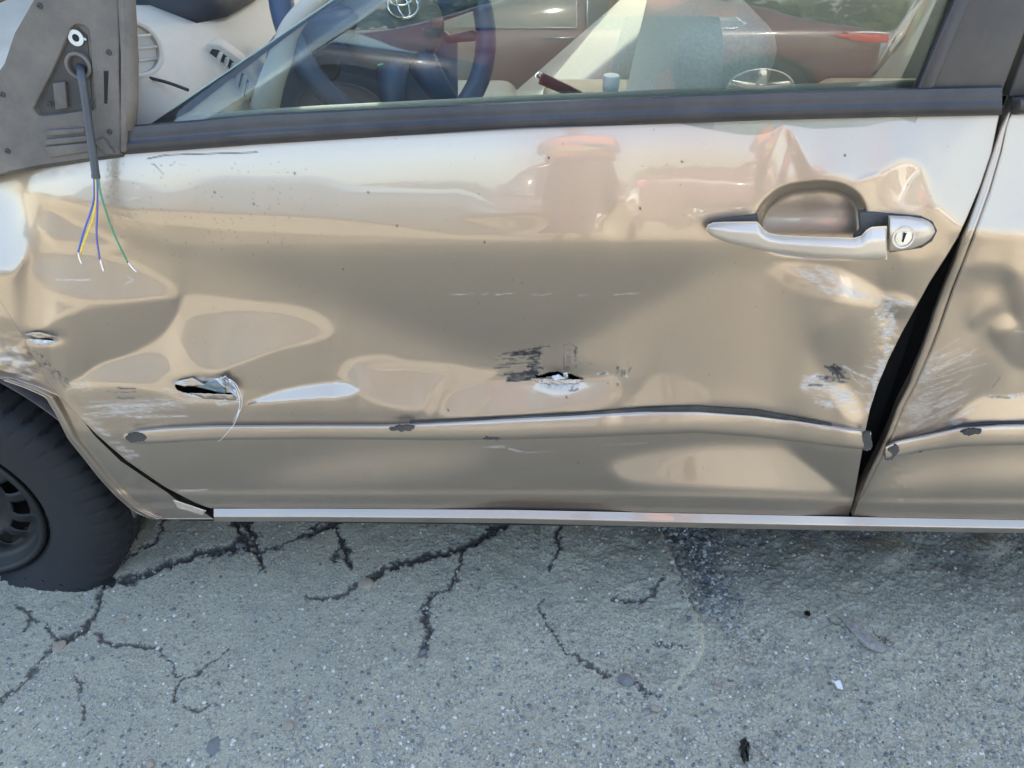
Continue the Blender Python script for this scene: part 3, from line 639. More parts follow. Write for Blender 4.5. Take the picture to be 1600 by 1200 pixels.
# wear painted as attributes on the skin grid
SC = np.zeros_like(PX); BK = np.zeros_like(PX); SO = np.zeros_like(PX)
def stroke(F, pts, w, val=1.0):
    pts = np.asarray(pts, float); x0, y0 = pts.min(0) - 8; x1, y1 = pts.max(0) + 8
    i0, i1 = np.searchsorted(gy, [y0, y1]); j0, j1 = np.searchsorted(gx, [x0, x1])
    if i1 <= i0 or j1 <= j0: return
    X_, Y_ = PX[i0:i1, j0:j1], PY[i0:i1, j0:j1]; d = np.full(X_.shape, 99.)
    for k in range(len(pts) - 1): d = np.minimum(d, seg_dist(X_, Y_, pts[k], pts[k + 1])[0])
    F[i0:i1, j0:j1] = np.maximum(F[i0:i1, j0:j1], val * np.clip(1.15 - d / w, 0, 1))
rs = random.Random(5)
def streaks(F, n, xr, yr, ln, ang, w, val, jit=6):
    for _ in range(n):
        if F is SC and rs.random() < .35: continue
        x, y = rs.uniform(*xr), rs.uniform(*yr); L = rs.uniform(*ln); a = R(ang + rs.uniform(-jit, jit)); m = L / 2
        p = [(x + s * L * math.cos(a), y - s * L * math.sin(a) + rs.uniform(-1, 1)) for s in (0, .3, .6, 1)]
        stroke(F, p, rs.uniform(*w) * rs.choice((.7, 1, 1, 1.6)), val * rs.uniform(.3, 1))
def cloud(F, poly, val, scale, thr, seed, soft=6, stretch=1.0, ang=0.0):
    m = gauss(in_poly(PX, PY, smooth_path(poly, 80, True)).astype(float), soft / GS)
    ca, sa = math.cos(R(ang)), math.sin(R(ang)); u = PX * ca - PY * sa; v = PX * sa + PY * ca
    nz = fbm(u / scale / stretch, v / scale, seed, 4, .6) + .5
    F[:] = np.maximum(F, val * np.clip((nz * (.35 + m * .75) - thr) * 6, 0, 1) * (m > .03))
# --- white scuffs
streaks(SC, 46, (130, 215), (628, 652), (30, 100), 5, (.8, 2.0), .85, 3); streaks(SC, 16, (235, 300), (606, 632), (20, 60), -4, (.8, 1.8), .8, 8)
for k in range(42):
    t = k / 41; x, y = 130 + 72 * t, 650 + 64 * t; streaks(SC, 1, (x - 6, x + 2), (y - 3, y + 3), (6, 22), -4, (1, 2.2), .9, 6)
streaks(SC, 16, (108, 130), (596, 618), (12, 34), -3, (.8, 1.6), .7, 4)
cloud(SC, [(1236, 412), (1290, 416), (1330, 436), (1380, 462), (1428, 474), (1420, 482), (1350, 472), (1290, 458), (1270, 446)], .6, 12, .45, 3, 6, 3, -20)
cloud(SC, [(1368, 480), (1402, 470), (1398, 540), (1384, 600), (1372, 650), (1352, 640), (1362, 590), (1374, 530)], .85, 9, .42, 4, 7, 1)
cloud(SC, [(1248, 590), (1290, 582), (1330, 606), (1352, 640), (1300, 640), (1262, 620)], .8, 9, .47, 8, 5, 2.5, -12)
streaks(SC, 30, (1330, 1378), (560, 640), (12, 50), -15, (.7, 1.5), .8, 10); streaks(SC, 26, (1250, 1300), (586, 632), (16, 54), -8, (.7, 1.6), .8, 10)
streaks(SC, 46, (1360, 1392), (480, 620), (5, 26), 4, (.7, 1.6), .8, 14); stroke(SC, [(1318, 572), (1340, 584), (1362, 592)], 1.8, 1); stroke(SC, [(1326, 578), (1336, 594), (1350, 604)], 1.0, .8)
stroke(SC, [(1380, 462), (1400, 470), (1426, 476)], 3, .9); streaks(SC, 16, (1385, 1415), (462, 476), (10, 22), -18, (1, 2), .9)
for x0, x1 in ((702, 740), (752, 762), (775, 800), (830, 842), (846, 862), (905, 920), (960, 1000)): stroke(SC, [(x0, 461 + rs.uniform(-1, 1)), (x1, 459 + rs.uniform(-2, 2))], .9, .8)
stroke(SC, [(756, 699), (770, 698.2)], 1.2, .5); stroke(SC, [(768, 698.5), (788, 698)], 1.9, .8); stroke(SC, [(795, 701), (806, 704), (814, 706)], 1.8, .7); stroke(SC, [(814, 706), (840, 706.5)], 1.2, .5); stroke(SC, [(840, 706.6), (870, 707.4)], .8, .4); stroke(SC, [(945, 695), (980, 693.6)], .9, .35); stroke(SC, [(984, 693.8), (1010, 692)], 1.2, .45)
cloud(SC, [(812, 590), (850, 586), (916, 592), (905, 602), (880, 612), (850, 604)], .9, 6, .45, 12, 3); stroke(SC, [(934, 584), (950, 583)], 2.2, 1); stroke(SC, [(972, 584), (980, 588)], 2.5, .9)
stroke(SC, [(280, 767), (324, 765)], 1.6, .7); stroke(SC, [(335, 615), (340, 632), (372, 628)], 3, .8); cloud(SC, [(262, 596), (300, 588), (345, 592), (378, 615), (372, 632), (310, 625)], .85, 8, .5, 15, 5, 2)
stroke(SC, [(88, 437), (140, 437)], 1.4, .6); stroke(SC, [(196, 444), (208, 438), (200, 432)], 2.0, .5)
cloud(SC, [(40, 522), (62, 518), (92, 526), (86, 536), (58, 538)], 1, 8, .40, 16, 4, 2)
# --- rear door
streaks(SC, 60, (1412, 1470), (560, 690), (20, 90), 24, (.7, 1.4), .7, 8); stroke(SC, [(1440, 588), (1490, 566), (1518, 553)], 1.5, .9); stroke(SC, [(1444, 596), (1516, 564)], .9, .7)
streaks(SC, 16, (1440, 1500), (620, 660), (20, 60), 26, (.8, 1.8), .7, 5); cloud(SC, [(1436, 560), (1480, 545), (1470, 620), (1430, 690), (1410, 660)], .4, 10, .47, 25, 8, 3, 24)
cloud(SC, [(1545, 616), (1640, 612), (1640, 622), (1545, 624)], .9, 6, .42, 26, 3); stroke(SC, [(1586, 517), (1610, 520)], 1.4, .8)
# --- black marks
for k in range(30):
    y = 546 + 48 * rs.random(); x1 = 842 + rs.uniform(-4, 3); L = rs.choice([8, 14, 20, 26, 50, 62]) * rs.uniform(.6, 1.1)
    stroke(BK, [(x1 - L, y + L * .10 + rs.uniform(-2, 2)), (x1 - L * .5, y + L * .05), (x1, y)], rs.uniform(.7, 2.0), rs.uniform(.6, 1))
streaks(BK, 26, (822, 838), (543, 592), (6, 20), 12, (.9, 2.2), 1, 14); streaks(BK, 12, (768, 800), (552, 594), (10, 30), 3, (.6, 1.1), .9, 5)
stroke(BK, [(783, 553), (805, 550), (840, 543), (858, 541)], 1.3, .9); stroke(BK, [(880, 541), (881, 578)], .9, .7); streaks(BK, 12, (882, 888), (545, 580), (3, 6), 10, (.6, 1.1), .8); streaks(BK, 14, (897, 901), (545, 580), (2, 5), 80, (.8, 1.6), .8)
stroke(BK, [(878, 541), (890, 537), (902, 543)], .9, .6); streaks(BK, 14, (845, 905), (592, 612), (3, 9), 40, (.7, 1.5), .8, 60); streaks(BK, 6, (1262, 1290), (588, 602), (18, 46), -6, (.8, 2), .95); streaks(BK, 10, (1296, 1312), (568, 582), (6, 20), -60, (.9, 2), .95, 40)
streaks(BK, 8, (1288, 1300), (570, 580), (14, 26), -10, (.8, 1.6), .9); streaks(BK, 10, (960, 985), (572, 588), (2, 8), 80, (.7, 1.5), .8, 40); stroke(BK, [(938, 585), (946, 583)], 1.5, .8)
streaks(BK, 6, (165, 190), (604, 622), (10, 30), -3, (.7, 1.4), .8); stroke(BK, [(112, 238 + 2), (113, 241)], .5, .1)
for k in range(46): x = 50 + 55 * rs.random(); y = 552 + (x - 50) * .85 + rs.uniform(-10, 8); streaks(BK, 1, (x, x + 1), (y, y + 1), (2, 7), -50, (.6, 1.5), .8, 40)
stroke(BK, [(230, 248), (260, 242), (330, 240), (402, 238)], .9, .75); stroke(BK, [(240, 256), (256, 273)], .7, .5); stroke(BK, [(400, 628), (388, 632)], 1.2, .9)
streaks(BK, 5, (1540, 1600), (618, 622), (8, 20), 2, (.7, 1.3), .9); stroke(BK, [(1550, 606), (1562, 590)], .8, .7)
for x, y in ((857, 246), (1065, 252), (1320, 242), (757, 378), (620, 352), (575, 300), (1000, 325), (460, 270), (335, 300), (536, 420), (396, 318), (965, 600), (885, 620), (903, 723), (700, 640)): stroke(BK, [(x, y), (x + .5, y + 1.5)], 1.6, .95)
for k in range(120): x, y = rs.uniform(150, 480), rs.uniform(250, 400); stroke(BK, [(x, y), (x + .6, y + .6)], .9, rs.uniform(.2, .6))
for k in range(160): x, y = rs.uniform(300, 1500), rs.uniform(200, 780); stroke(BK, [(x, y), (x + .4, y + .4)], .8, rs.uniform(.15, .55))
# --- soil: along the seal, the moulding, the sill, under the mirror base
SO = np.maximum(SO, np.clip(1 - (PY - TOP(PX)) / 7, 0, 1) * .35 * np.clip((PY - TOP(PX)) > -6, 0, 1))
SO = np.maximum(SO, .75 * np.exp(-((PX - 60) / 90) ** 2) * np.clip(1 - (PY - TOP(PX)) / 26, 0, 1) * (.5 + 1.2 * fbm(PX / 14, PY / 10, 91, 4)))
for k in range(60): x, y = 165 + 22 * rs.random(), 250 + 70 * rs.random() ** 1.5; stroke(SO, [(x, y), (x + 1, y + 2)], rs.uniform(.8, 1.8), rs.uniform(.2, .7))
SO = np.maximum(SO, .5 * np.clip(1 - np.abs(PY - BOT(PX) + 3) / 6, 0, 1))

BK = np.clip(BK * 1.7, 0, 1)
def skin(name, left, right, nu, nv, holes, parent, yoff=0.0, top=TOP, bot=BOT, flange=(0.016, 0.016, .012)):
    U, Vv = np.meshgrid(np.linspace(0, 1, nu), np.linspace(0, 1, nv)); py = top(0 * U + 800) * (1 - Vv) + bot(0 * U + 800) * Vv; px = None
    for _ in range(12):
        px = left(py) * (1 - U) + right(py) * U; py = top(px) * (1 - Vv) + bot(px) * Vv
    Y = ysurf(px, py) + yoff; P = at(px, py, Y)
    v = P.reshape(-1, 3); idx = np.arange(nu * nv).reshape(nv, nu)
    f = np.stack([idx[:-1, :-1], idx[1:, :-1], idx[1:, 1:], idx[:-1, 1:]], -1).reshape(-1, 4)
    cx = px.ravel()[f].mean(1); cy = py.ravel()[f].mean(1); keep = np.ones(len(f), bool)
    for h in holes: keep &= ~in_poly(cx, cy, h)
    f = f[keep]
    # folded return along the outline
    loop = np.r_[idx[:, 0], idx[-1, 1:], idx[::-1, -1][1:], idx[0, ::-1][1:]]
    n0 = len(v); edge_in = v[loop] + np.array([0, flange[0], 0]); cen = v.mean(0); v = np.vstack([v, edge_in]); k = len(loop)
    ff = np.array([(loop[i], n0 + i, n0 + (i + 1) % k, loop[(i + 1) % k]) for i in range(k)])
    f = np.vstack([f, ff])
    A = {nm: np.r_[bilin(F, px, py).ravel(), np.zeros(k)] for nm, F in (('scuff', SC), ('black', BK), ('soil', SO))}
    return np_mesh(name, v, f, M['paint'], parent, A)

car = empty('damaged_car', (-0.2, 0.85, 0.0))
tag(car, 'beige metallic sedan with crushed driver door, missing mirror and flat front tyre', 'car')
TEAR1 = [(272, 601), (284, 598), (300, 603), (312, 600), (330, 606), (345, 608), (352, 613), (364, 614), (366, 622), (340, 621), (318, 619), (300, 616), (286, 613), (276, 609)]
TEAR2 = [(833, 584), (842, 587), (856, 582), (872, 580), (880, 584), (892, 584), (904, 589), (912, 591), (900, 593), (888, 592), (880, 594), (872, 587), (862, 588), (850, 590), (838, 590)]
TEAR3 = [(56, 525), (66, 526), (80, 529), (86, 533), (74, 532), (60, 530)]
front_door = skin('front_door', FRONT_L, FRONT_R, 1000, 396, [TEAR1, TEAR2, TEAR3], car)
front_door['label'] = 'crushed beige driver door with torn sheet metal and long dents'
REAR_R = lambda py: 0 * py + 1960.
rear_door = skin('rear_door', REAR_L, REAR_R, 330, 396, [], car, yoff=-0.006, flange=(0.03, 0, 0))
rear_door['label'] = 'beige rear passenger door with scraped and creased leading edge'

def strip(name, xs, top, bot, base, h, prof, mat, parent, back=0.008, nseg=14, taper=(0, 0)):
    """a bar lying on the skin: outline from photograph curves, standing proud by h * prof(w)"""
    rings = []; xs = np.asarray(xs, float); L0, L1 = xs[0], xs[-1]
    for x in xs:
        w = np.linspace(0, 1, nseg); y0, y1 = top(x), bot(x); py = y0 + (y1 - y0) * w
        k = 1.0
        if taper[0]: k = min(k, math.sqrt(max(0, 1 - max(0, 1 - (x - L0) / taper[0]) ** 2)))
        if taper[1]: k = min(k, math.sqrt(max(0, 1 - max(0, 1 - (L1 - x) / taper[1]) ** 2)))
        b0 = float(base(x, (y0 + y1) / 2)); Y = b0 - h * k * np.array([prof(t, x) if prof is mould_prof else prof(t) for t in w])
        fr = at(np.full(nseg, x), py, Y); bk = at(np.full(2, x), py[[-1, 0]], np.full(2, b0 + back))
        rings.append(np.vstack([fr, bk]))
    o = loft(name, rings, mat, parent, auto=50)
    return o
round_prof = lambda w: (max(0.0, 1 - abs(2 * w - 1) ** 2.6)) ** .5
def mould_prof(w, x):
    a = float(np.interp(w, [0, .05, .12, .3, .5, .65, .78, .9, .97, 1], [0, .22, .36, .62, .84, .95, 1.0, .97, .85, .6]))
    b = float(np.interp(w, [0, .05, .11, .22, .5, .8, .92, .98, 1], [0, .40, .66, .80, .93, 1.0, .96, .82, .6]))
    k = float(np.interp(x, [250, 620, 760, 1050, 1200, 1360, 1390, 1480, 1600], [0, .15, .8, .9, .35, .1, 0, .2, .5])); return a * k + b * (1 - k)
MT = curve([(190, 682), (196, 677), (215, 671.5), (260, 667), (330, 664), (480, 663), (600, 663), (700, 658), (800, 653), (900, 648), (1000, 642.5), (1090, 640.5), (1180, 646), (1250, 656), (1310, 666), (1360, 673)])
MB_ = curve([(190, 684), (196, 690), (215, 694), (260, 692), (330, 688), (480, 686), (600, 687), (700, 688), (800, 687), (900, 684), (1000, 680), (1090, 676.5), (1180, 683), (1250, 691), (1310, 699), (1362, 703)])
moulding_mat = paint_material('beige_moulding_paint', attr=False)
mo = strip('side_moulding', np.linspace(190, 1361, 300), MT, MB_, lambda x, y: ysmooth(x, y) - 0.002, 0.0098, mould_prof, M['paint_plain'], front_door, taper=(16, 0))
mo2 = strip('side_moulding', np.linspace(1384, 1950, 120), curve([(1380, 697), (1400, 688), (1440, 680), (1500, 667), (1560, 663), (1950, 655)]), curve([(1380, 719), (1400, 715), (1440, 706), (1500, 698), (1560, 696), (1950, 690)]), lambda x, y: ysmooth(x, y) - 0.012, 0.0095, mould_prof, M['paint_plain'], rear_door)
# ------------------------------------------------------------------ door furniture
def on_skin(px, py, off=0.0): return at(np.asarray(px, float), np.asarray(py, float), ysmooth(px, py) - off)
BELT0 = at(800, 203, float(ysmooth(800, 203))); TILTG = R(6.5); GN = np.array([0, -math.cos(TILTG), math.sin(TILTG)])
def atp(px, py, off=0.0):
    """point on the leaning side-window plane, moved outwards (towards the viewer) by off"""
    d = ray(px, py); p0 = np.array([0, 0.034, BELT0[2]]) + GN * off
    t = ((p0 - CAM) @ GN) / (d @ GN); return CAM + d * t[..., None] if np.ndim(t) else CAM + d * t
def atps(pts, off=0.0): return np.array([atp(x, y, off) for x, y in pts])

HT = curve([(1103, 357), (1106, 351), (1114, 347.5), (1130, 346.5), (1183, 346), (1187, 350), (1193, 358), (1202, 364), (1222, 367.5), (1280, 370), (1335, 371.5), (1346, 368), (1354, 359), (1362, 354.5), (1374, 353.5), (1388, 353)])
HB = curve([(1103, 359), (1106, 364), (1114, 370), (1140, 380), (1200, 393.5), (1280, 402.5), (1340, 406), (1385, 405.5)])
hx_ = np.unique(np.r_[np.linspace(1103, 1125, 16), np.linspace(1125, 1180, 14), np.linspace(1180, 1230, 36), np.linspace(1230, 1330, 16), np.linspace(1330, 1386, 36)])
hprof = lambda w: float(np.interp(w, [0, .04, .20, .38, .43, .47, .8, .92, 1], [.02, .24, .62, .96, 1.0, 1.0, .90, .72, .3]))
handle = strip('door_handle', hx_, HT, HB, lambda x, y: ysmooth(x, 372) - 0.006 - 0.018 * math.sin(math.pi * min(1, max(0, (x - 1100) / 330))), 0.014, hprof, M['handle'], front_door, back=-0.004, nseg=18, taper=(18, 3))
lk = strip('lock_cover', np.linspace(1387.5, 1461, 40), curve([(1387, 336.5), (1420, 338), (1442, 341.5), (1452, 346), (1458, 352), (1461, 361)]), curve([(1387, 392.5), (1405, 391.5), (1425, 388), (1442, 382), (1454, 373), (1461, 363)]), lambda x, y: ysmooth(1425, 365) - 0.004, 0.019, lambda w: float(np.interp(w, [0, .06, .25, .45, .75, .92, 1], [.1, .45, .8, 1, .95, .75, .35])), M['handle'], front_door, back=0.012, nseg=16, taper=(4, 26))
lc = on_skin(1411, 370.5, 0.0225); nlk = (0.0, -0.97, 0.22)
lathe('lock_cylinder', [(0.0145, 0.0), (0.0138, 0.0022), (0.0118, 0.0018), (0.0112, -0.0035), (0.0003, -0.0035)], lc, nlk, M['handle'], front_door, 36)
cyl = lathe('lock_plug', [(0.0100, -0.003), (0.0098, 0.0015), (0.0003, 0.0019)], lc, nlk, M['lock'], front_door, 28)
k = np.array(lc) + np.array(nlk) * 0.0024
box('key_slot', k - [0.0012, 0.0006, 0.0062], k + [0.0012, 0.0006, 0.0062], M['dark_void'], front_door, bevel=0)
def flat_on_skin(name, pts, off, th, mat, parent, bevel=0.001):
    P = np.array([on_skin(x, y, off) for x, y in pts]); return prism(name, P, (0, th, 0), mat, parent, bevel=bevel)
flat_on_skin('handle_seal', [(1108, 349), (1120, 344), (1145, 339.5), (1184, 335.5), (1186, 349), (1150, 352)], 0.003, 0.006, M['rubber'], front_door)
flat_on_skin('handle_seal', [(1344, 333), (1366, 332), (1392, 335), (1392, 372), (1340, 388), (1336, 372), (1346, 362)], 0.003, 0.010, M['rubber'], front_door)
flat_on_skin('handle_seal', [(1390, 334), (1440, 338.5), (1458, 347), (1465, 361), (1457, 377), (1440, 388), (1390, 395)], 0.002, 0.006, M['rubber'], front_door)

# belt trim (outer window seal)
BTT = curve([(186, 197), (300, 188), (400, 178), (600, 168.5), (800, 159.5), (1000, 151.5), (1200, 143.5), (1430, 137), (1565, 134)])
BTB = lambda x: TOP(x) + 0.5
belt_y = lambda x, y: 0.028
bt = strip('belt_trim', np.linspace(188, 1566, 160), BTT, BTB, belt_y, 0.011, lambda w: float(np.interp(w, [0, .05, .3, .52, .58, .64, .85, 1], [0, .35, .55, .60, .75, 1.0, .92, .35])), M['black_trim'], front_door, nseg=16)
strip('belt_trim', np.linspace(1582, 1960, 30), lambda x: 152 - (x - 1582) * .02, lambda x: TOP(x) + .5, lambda x, y: 0.022, 0.013, lambda w: round_prof(w), M['black_trim'], rear_door, nseg=12, taper=(8, 0))

# window glass: lowered pane with its raked front edge standing in the opening
RG, T0 = 1.9, R(3.2)
def gy_(z): q = z - BELT0[2]; return .034 + q * math.tan(T0) + q * q / (2 * RG)
def atc(px, py):
    Y = .04
    for _ in range(25): P = at(px, py, Y); Y = gy_(P[2])
    return at(px, py, Y)
fa, fb = atc(245, 187), atc(520, 0); ra, rb = atc(1437, 137), atc(1494, 0)
rows = []
for z in np.linspace(BELT0[2] - .03, 1.27, 28):
    x0 = fa[0] + (fb[0] - fa[0]) * (z - fa[2]) / (fb[2] - fa[2]); x1 = ra[0] + (rb[0] - ra[0]) * (z - ra[2]) / (rb[2] - ra[2]) + .012
    x0 = max(x0, fa[0] - .02); rows.append([(x, gy_(z), z) for x in np.linspace(x0, x1, 12)])
gp = loft('window_glass', rows, M['glass'], front_door, closed_ring=False, caps=False); sm_ = gp.modifiers.new('solid', 'SOLIDIFY'); sm_.thickness = .0036; sm_.offset = 0
tube('glass_edge', np.array([r_[0] for r_ in rows[3:]]), .0011, simple('glass_edge_green', (0.30, 0.42, 0.36), rough=0.3), front_door, 6)
# upper rear frame of the door and the black pillar trim
prism('window_channel', atps([(1428, 140), (1438, 137), (1496, -10), (1560, -180), (1546, -180), (1484, -10)], -0.004), GN * -0.006, simple('grey_run_channel', (0.34, 0.33, 0.28), rough=0.5), front_door, bevel=0.001)
prism('pillar_trim', atps([(1437, 146), (1446, 150), (1566, 148), (1602, 52), (1640, -60), (1680, -180), (1565, -180), (1500, -10)], 0.010), GN * -0.022, M['pillar'], front_door, bevel=0.004, seg=3)
prism('pillar_seal', atps([(1433, 142), (1437, 150), (1452, 151), (1462, 132), (1520, -10), (1580, -180), (1562, -180), (1497, -10)], 0.0125), GN * -0.012, M['black_trim'], front_door, bevel=0.002)
prism('door_frame', atps([(1576, 152), (1606, 66), (1655, -60), (1700, -180), (1800, -180), (1760, 40), (1740, 148)], 0.007), GN * -0.022, M['pillar'], rear_door, bevel=0.003)
prism('window_glass', atps([(1738, 150), (1790, -190), (2250, -190), (2250, 150)], 0.0), GN * -0.0038, M['glass'], rear_door)
# seal in the gap between the doors
zz = np.linspace(150, 790, 60)
tube('door_seal', np.array([at(float(REAR_L(z)) - 5 - 0.0 * z, z, 0.045) for z in zz]), 0.009, M['rubber'], rear_door, 8)
# folded leading edge of the rear door
rings = []
for z in np.linspace(176, 806, 110):
    w = float(np.interp(z, [176, 240, 300, 340, 372, 410, 480, 520, 560, 600, 640, 680, 712, 750, 780, 806], [12, 20, 23, 23, 23, 20, 22, 23, 20, 15, 17, 16, 13, 10, 6, 2]))
    w += 1.4 * math.sin(z * .045) * (z > 480)
    x0 = float(REAR_L(z)); y0 = float(ysurf(x0 + 1, z)) - .006
    ring = [at(x0 - w * s, z, y0 + dy) for s, dy in ((.16, .0090), (.20, .0030), (.30, .0006), (.5, .0014), (.8, .0045), (1, .012), (1.02, .030))]
    rings.append(ring)
loft('folded_edge', rings, M['paint_plain'], rear_door, closed_ring=False, caps=False)

tube('edge_shade', np.array([at(float(REAR_L(z)) - 1.5, z, float(ysurf(float(REAR_L(z)) + 1, z)) - .0005) for z in np.linspace(176, 800, 80)]), np.interp(np.linspace(176, 800, 80), [176, 300, 480, 700, 800], [.0034, .0030, .0024, .0018, .0010]), M['rubber'], rear_door, 8)  # black line painting in the shading between folded hem and outer skin
# torn metal
def crumple(name, corners, nx, ny, off, amp, mat, parent, seed, curl=0.0):
    c = np.asarray(corners, float); rings = []
    for i in range(nx):
        u = i / (nx - 1); row = []
        for j in range(ny):
            v = j / (ny - 1); p = (c[0] * (1 - u) + c[1] * u) * (1 - v) + (c[3] * (1 - u) + c[2] * u) * v
            nz = float(fbm(np.array(p[0] / 7.), np.array(p[1] / 7.), seed, 3, .6)); ed = 2.5 * float(fbm(np.array(p[0] / 4.), np.array(p[1] / 4.), seed + 9, 2))
            row.append(at(p[0] + ed, p[1] + ed * .8, float(ysmooth(p[0], p[1])) - off - amp * nz - curl * v * v))
        rings.append(row)
    o = loft(name, rings, mat, parent, closed_ring=False, caps=False)
    s = o.modifiers.new('solid', 'SOLIDIFY'); s.thickness = 0.0008
    o.data.set_sharp_from_angle(angle=R(30)); return o
crumple('torn_metal', [(306, 604), (338, 590), (352, 600), (352, 616)], 9, 7, -0.002, .008, simple('grey_inner_panel', (0.20, 0.24, 0.26), rough=.35, metal=.4), front_door, 3)
crumple('torn_metal', [(336, 592), (352, 587), (366, 603), (370, 622)], 10, 8, .006, .014, M['raw'], front_door, 14, .004)
crumple('torn_metal', [(268, 598), (300, 590), (322, 602), (288, 604)], 9, 6, .002, .006, M['paint_plain'], front_door, 25, .002)
crumple('torn_metal', [(296, 614), (366, 617), (370, 626), (318, 623)], 16, 6, .001, .005, M['paint_plain'], front_door, 31, -.002)
crumple('torn_metal', [(828, 591), (912, 593), (902, 600), (846, 600)], 26, 6, .0015, .005, M['paint_plain'], front_door, 41, .001)
crumple('torn_metal', [(862, 588), (872, 584), (884, 592), (866, 594)], 6, 5, .005, .006, M['primer'], front_door, 45)
crumple('torn_metal', [(880, 583), (886, 582), (888, 592), (880, 594)], 5, 5, .006, .004, M['raw'], front_door, 48)
crumple('torn_metal', [(38, 522), (60, 518), (90, 527), (62, 529)], 9, 6, .001, .005, M['paint_plain'], front_door, 51)
crumple('torn_metal', [(42, 530), (66, 531), (90, 534), (60, 539)], 9, 5, .001, .005, M['primer'], front_door, 57)
for i, P in enumerate(([(358, 592), (368, 600), (377, 618), (378, 632), (372, 650)], [(356, 592), (366, 602), (374, 622), (373, 640), (364, 660)], [(374, 640), (366, 662), (348, 684), (340, 690)])):
    q = smooth_path(np.array([on_skin(x, y, .016 + .004 * i) for x, y in P]), 24); tube('fibre_strand', q, np.linspace(.0006, .00025, 24), M['shard'], front_door, 5)
# dark inner panel seen through the tears, jamb behind the open gap
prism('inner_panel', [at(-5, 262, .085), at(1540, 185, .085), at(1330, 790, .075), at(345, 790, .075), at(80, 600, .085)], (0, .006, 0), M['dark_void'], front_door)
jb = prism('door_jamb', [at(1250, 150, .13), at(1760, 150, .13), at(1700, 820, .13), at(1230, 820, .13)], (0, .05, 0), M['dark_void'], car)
# chips of the moulding down to dark plastic
def chip(pts, px_off, parent, base):
    P = smooth_path(np.array([at(x, y, base - px_off) for x, y in pts]), 24, True)
    P += rng.normal(0, .0013, P.shape) * [1, 0, 1]
    prism('chipped_patch', P, (0, .0035, 0), M['rubber'], parent)
b1 = lambda x, y: float(ysmooth(x, y))
chip([(196, 684), (206, 677), (222, 678), (232, 689), (216, 691), (202, 690)], .0128, front_door, b1(210, 684)); chip([(608, 671), (620, 667), (640, 666), (648, 670), (630, 674)], .0128, front_door, b1(630, 670))
chip([(755, 686), (768, 681), (782, 685), (772, 688)], .0128, front_door, b1(770, 686)); chip([(1346, 686), (1354, 676), (1361, 682), (1360, 701), (1350, 702)], .0128, front_door, b1(1354, 690))
chip([(1384, 718), (1390, 700), (1402, 696), (1404, 706), (1396, 716)], .0218, rear_door, b1(1394, 706)); chip([(1504, 676), (1516, 671), (1534, 673), (1526, 679), (1508, 680)], .0218, rear_door, b1(1518, 676)); chip([(1432, 704), (1436, 699), (1444, 703), (1440, 707)], .0218, rear_door, b1(1437, 702))

# moulding standing off the crushed skin: black strips paint the shadow gap over it
gap_shade = strip('moulding_gap_shade', np.linspace(640, 1300, 90), lambda x: float(MT(x)) - float(np.interp(x, [640, 900, 1060, 1180, 1300], [2, 3, 8, 8, 2])), lambda x: float(MT(x)) + 4, lambda x, y: ysmooth(x, y), .004, round_prof, M['rubber'], front_door, nseg=6)
strip('moulding_gap_shade', np.linspace(1462, 1950, 40), lambda x: float(np.interp(x, [1462, 1490, 1540, 1950], [680, 664, 659, 650])), lambda x: float(np.interp(x, [1462, 1490, 1540, 1950], [684, 674, 668, 660])), lambda x, y: ysmooth(x, y) - .006, .004, round_prof, M['rubber'], rear_door, nseg=6)

# ------------------------------------------------------------------ mirror base with cut cable
def plate_hole(name, outer, inner, depth, lean_off, mat, parent):
    bm = bmesh.new(); ov = [bm.verts.new(p) for p in outer]; iv = [bm.verts.new(p) for p in inner]
    oe = [bm.edges.new((ov[i], ov[(i + 1) % len(ov)])) for i in range(len(ov))]; ie = [bm.edges.new((iv[i], iv[(i + 1) % len(iv)])) for i in range(len(iv))]
    bmesh.ops.triangle_fill(bm, use_beauty=True, edges=oe + ie)
    off = Vector(GN * -depth); v2 = [bm.verts.new(v.co + off) for v in iv]
    for i in range(len(iv)): bm.faces.new((iv[i], iv[(i + 1) % len(iv)], v2[(i + 1) % len(iv)], v2[i]))
    bm.faces.new(v2); o2 = [bm.verts.new(v.co + Vector(GN * -.016)) for v in ov]
    for i in range(len(ov)): bm.faces.new((ov[i], o2[i], o2[(i + 1) % len(ov)], ov[(i + 1) % len(ov)]))
    bmesh.ops.recalc_face_normals(bm, faces=bm.faces); me = bpy.data.meshes.new(name); bm.to_mesh(me); bm.free()
    o = link(name, me, mat, parent); b = o.modifiers.new('bevel', 'BEVEL'); b.width = .0016; b.segments = 2; b.limit_method = 'ANGLE'
    return o
tri = smooth_path([(55, 164), (54, 172), (62, 181), (82, 180), (128, 174), (148, 172), (148, 158), (143, 100), (141, 56), (136, 43), (124, 38), (112, 42), (104, 58), (84, 106)], 60, True)
plate_hole('mirror_base', atps([(-60, 296), (-20, 280), (15, 268), (60, 259), (130, 249), (188, 241), (189, 200), (186, 120), (186, 60), (182, -60), (70, -60), (52, 0), (22, 52), (6, 100), (-60, 190)], .012), atps(tri, .012), .006, 0, M['dusty_plastic'], front_door)
prism('mirror_gasket', atps([(-60, 300), (0, 276), (60, 264), (130, 254), (192, 246), (192, 238), (130, 247), (60, 257), (0, 268), (-60, 290)], .0095), GN * -.014, M['rubber'], front_door, bevel=.002)
prism('dark_panel', atps([(58, 168), (66, 178), (84, 177), (144, 170), (140, 100), (136, 56), (122, 42), (112, 50), (88, 106)], .0070), GN * -.002, M['dark_plastic'], front_door)
wc = atp(119, 59, .0085)
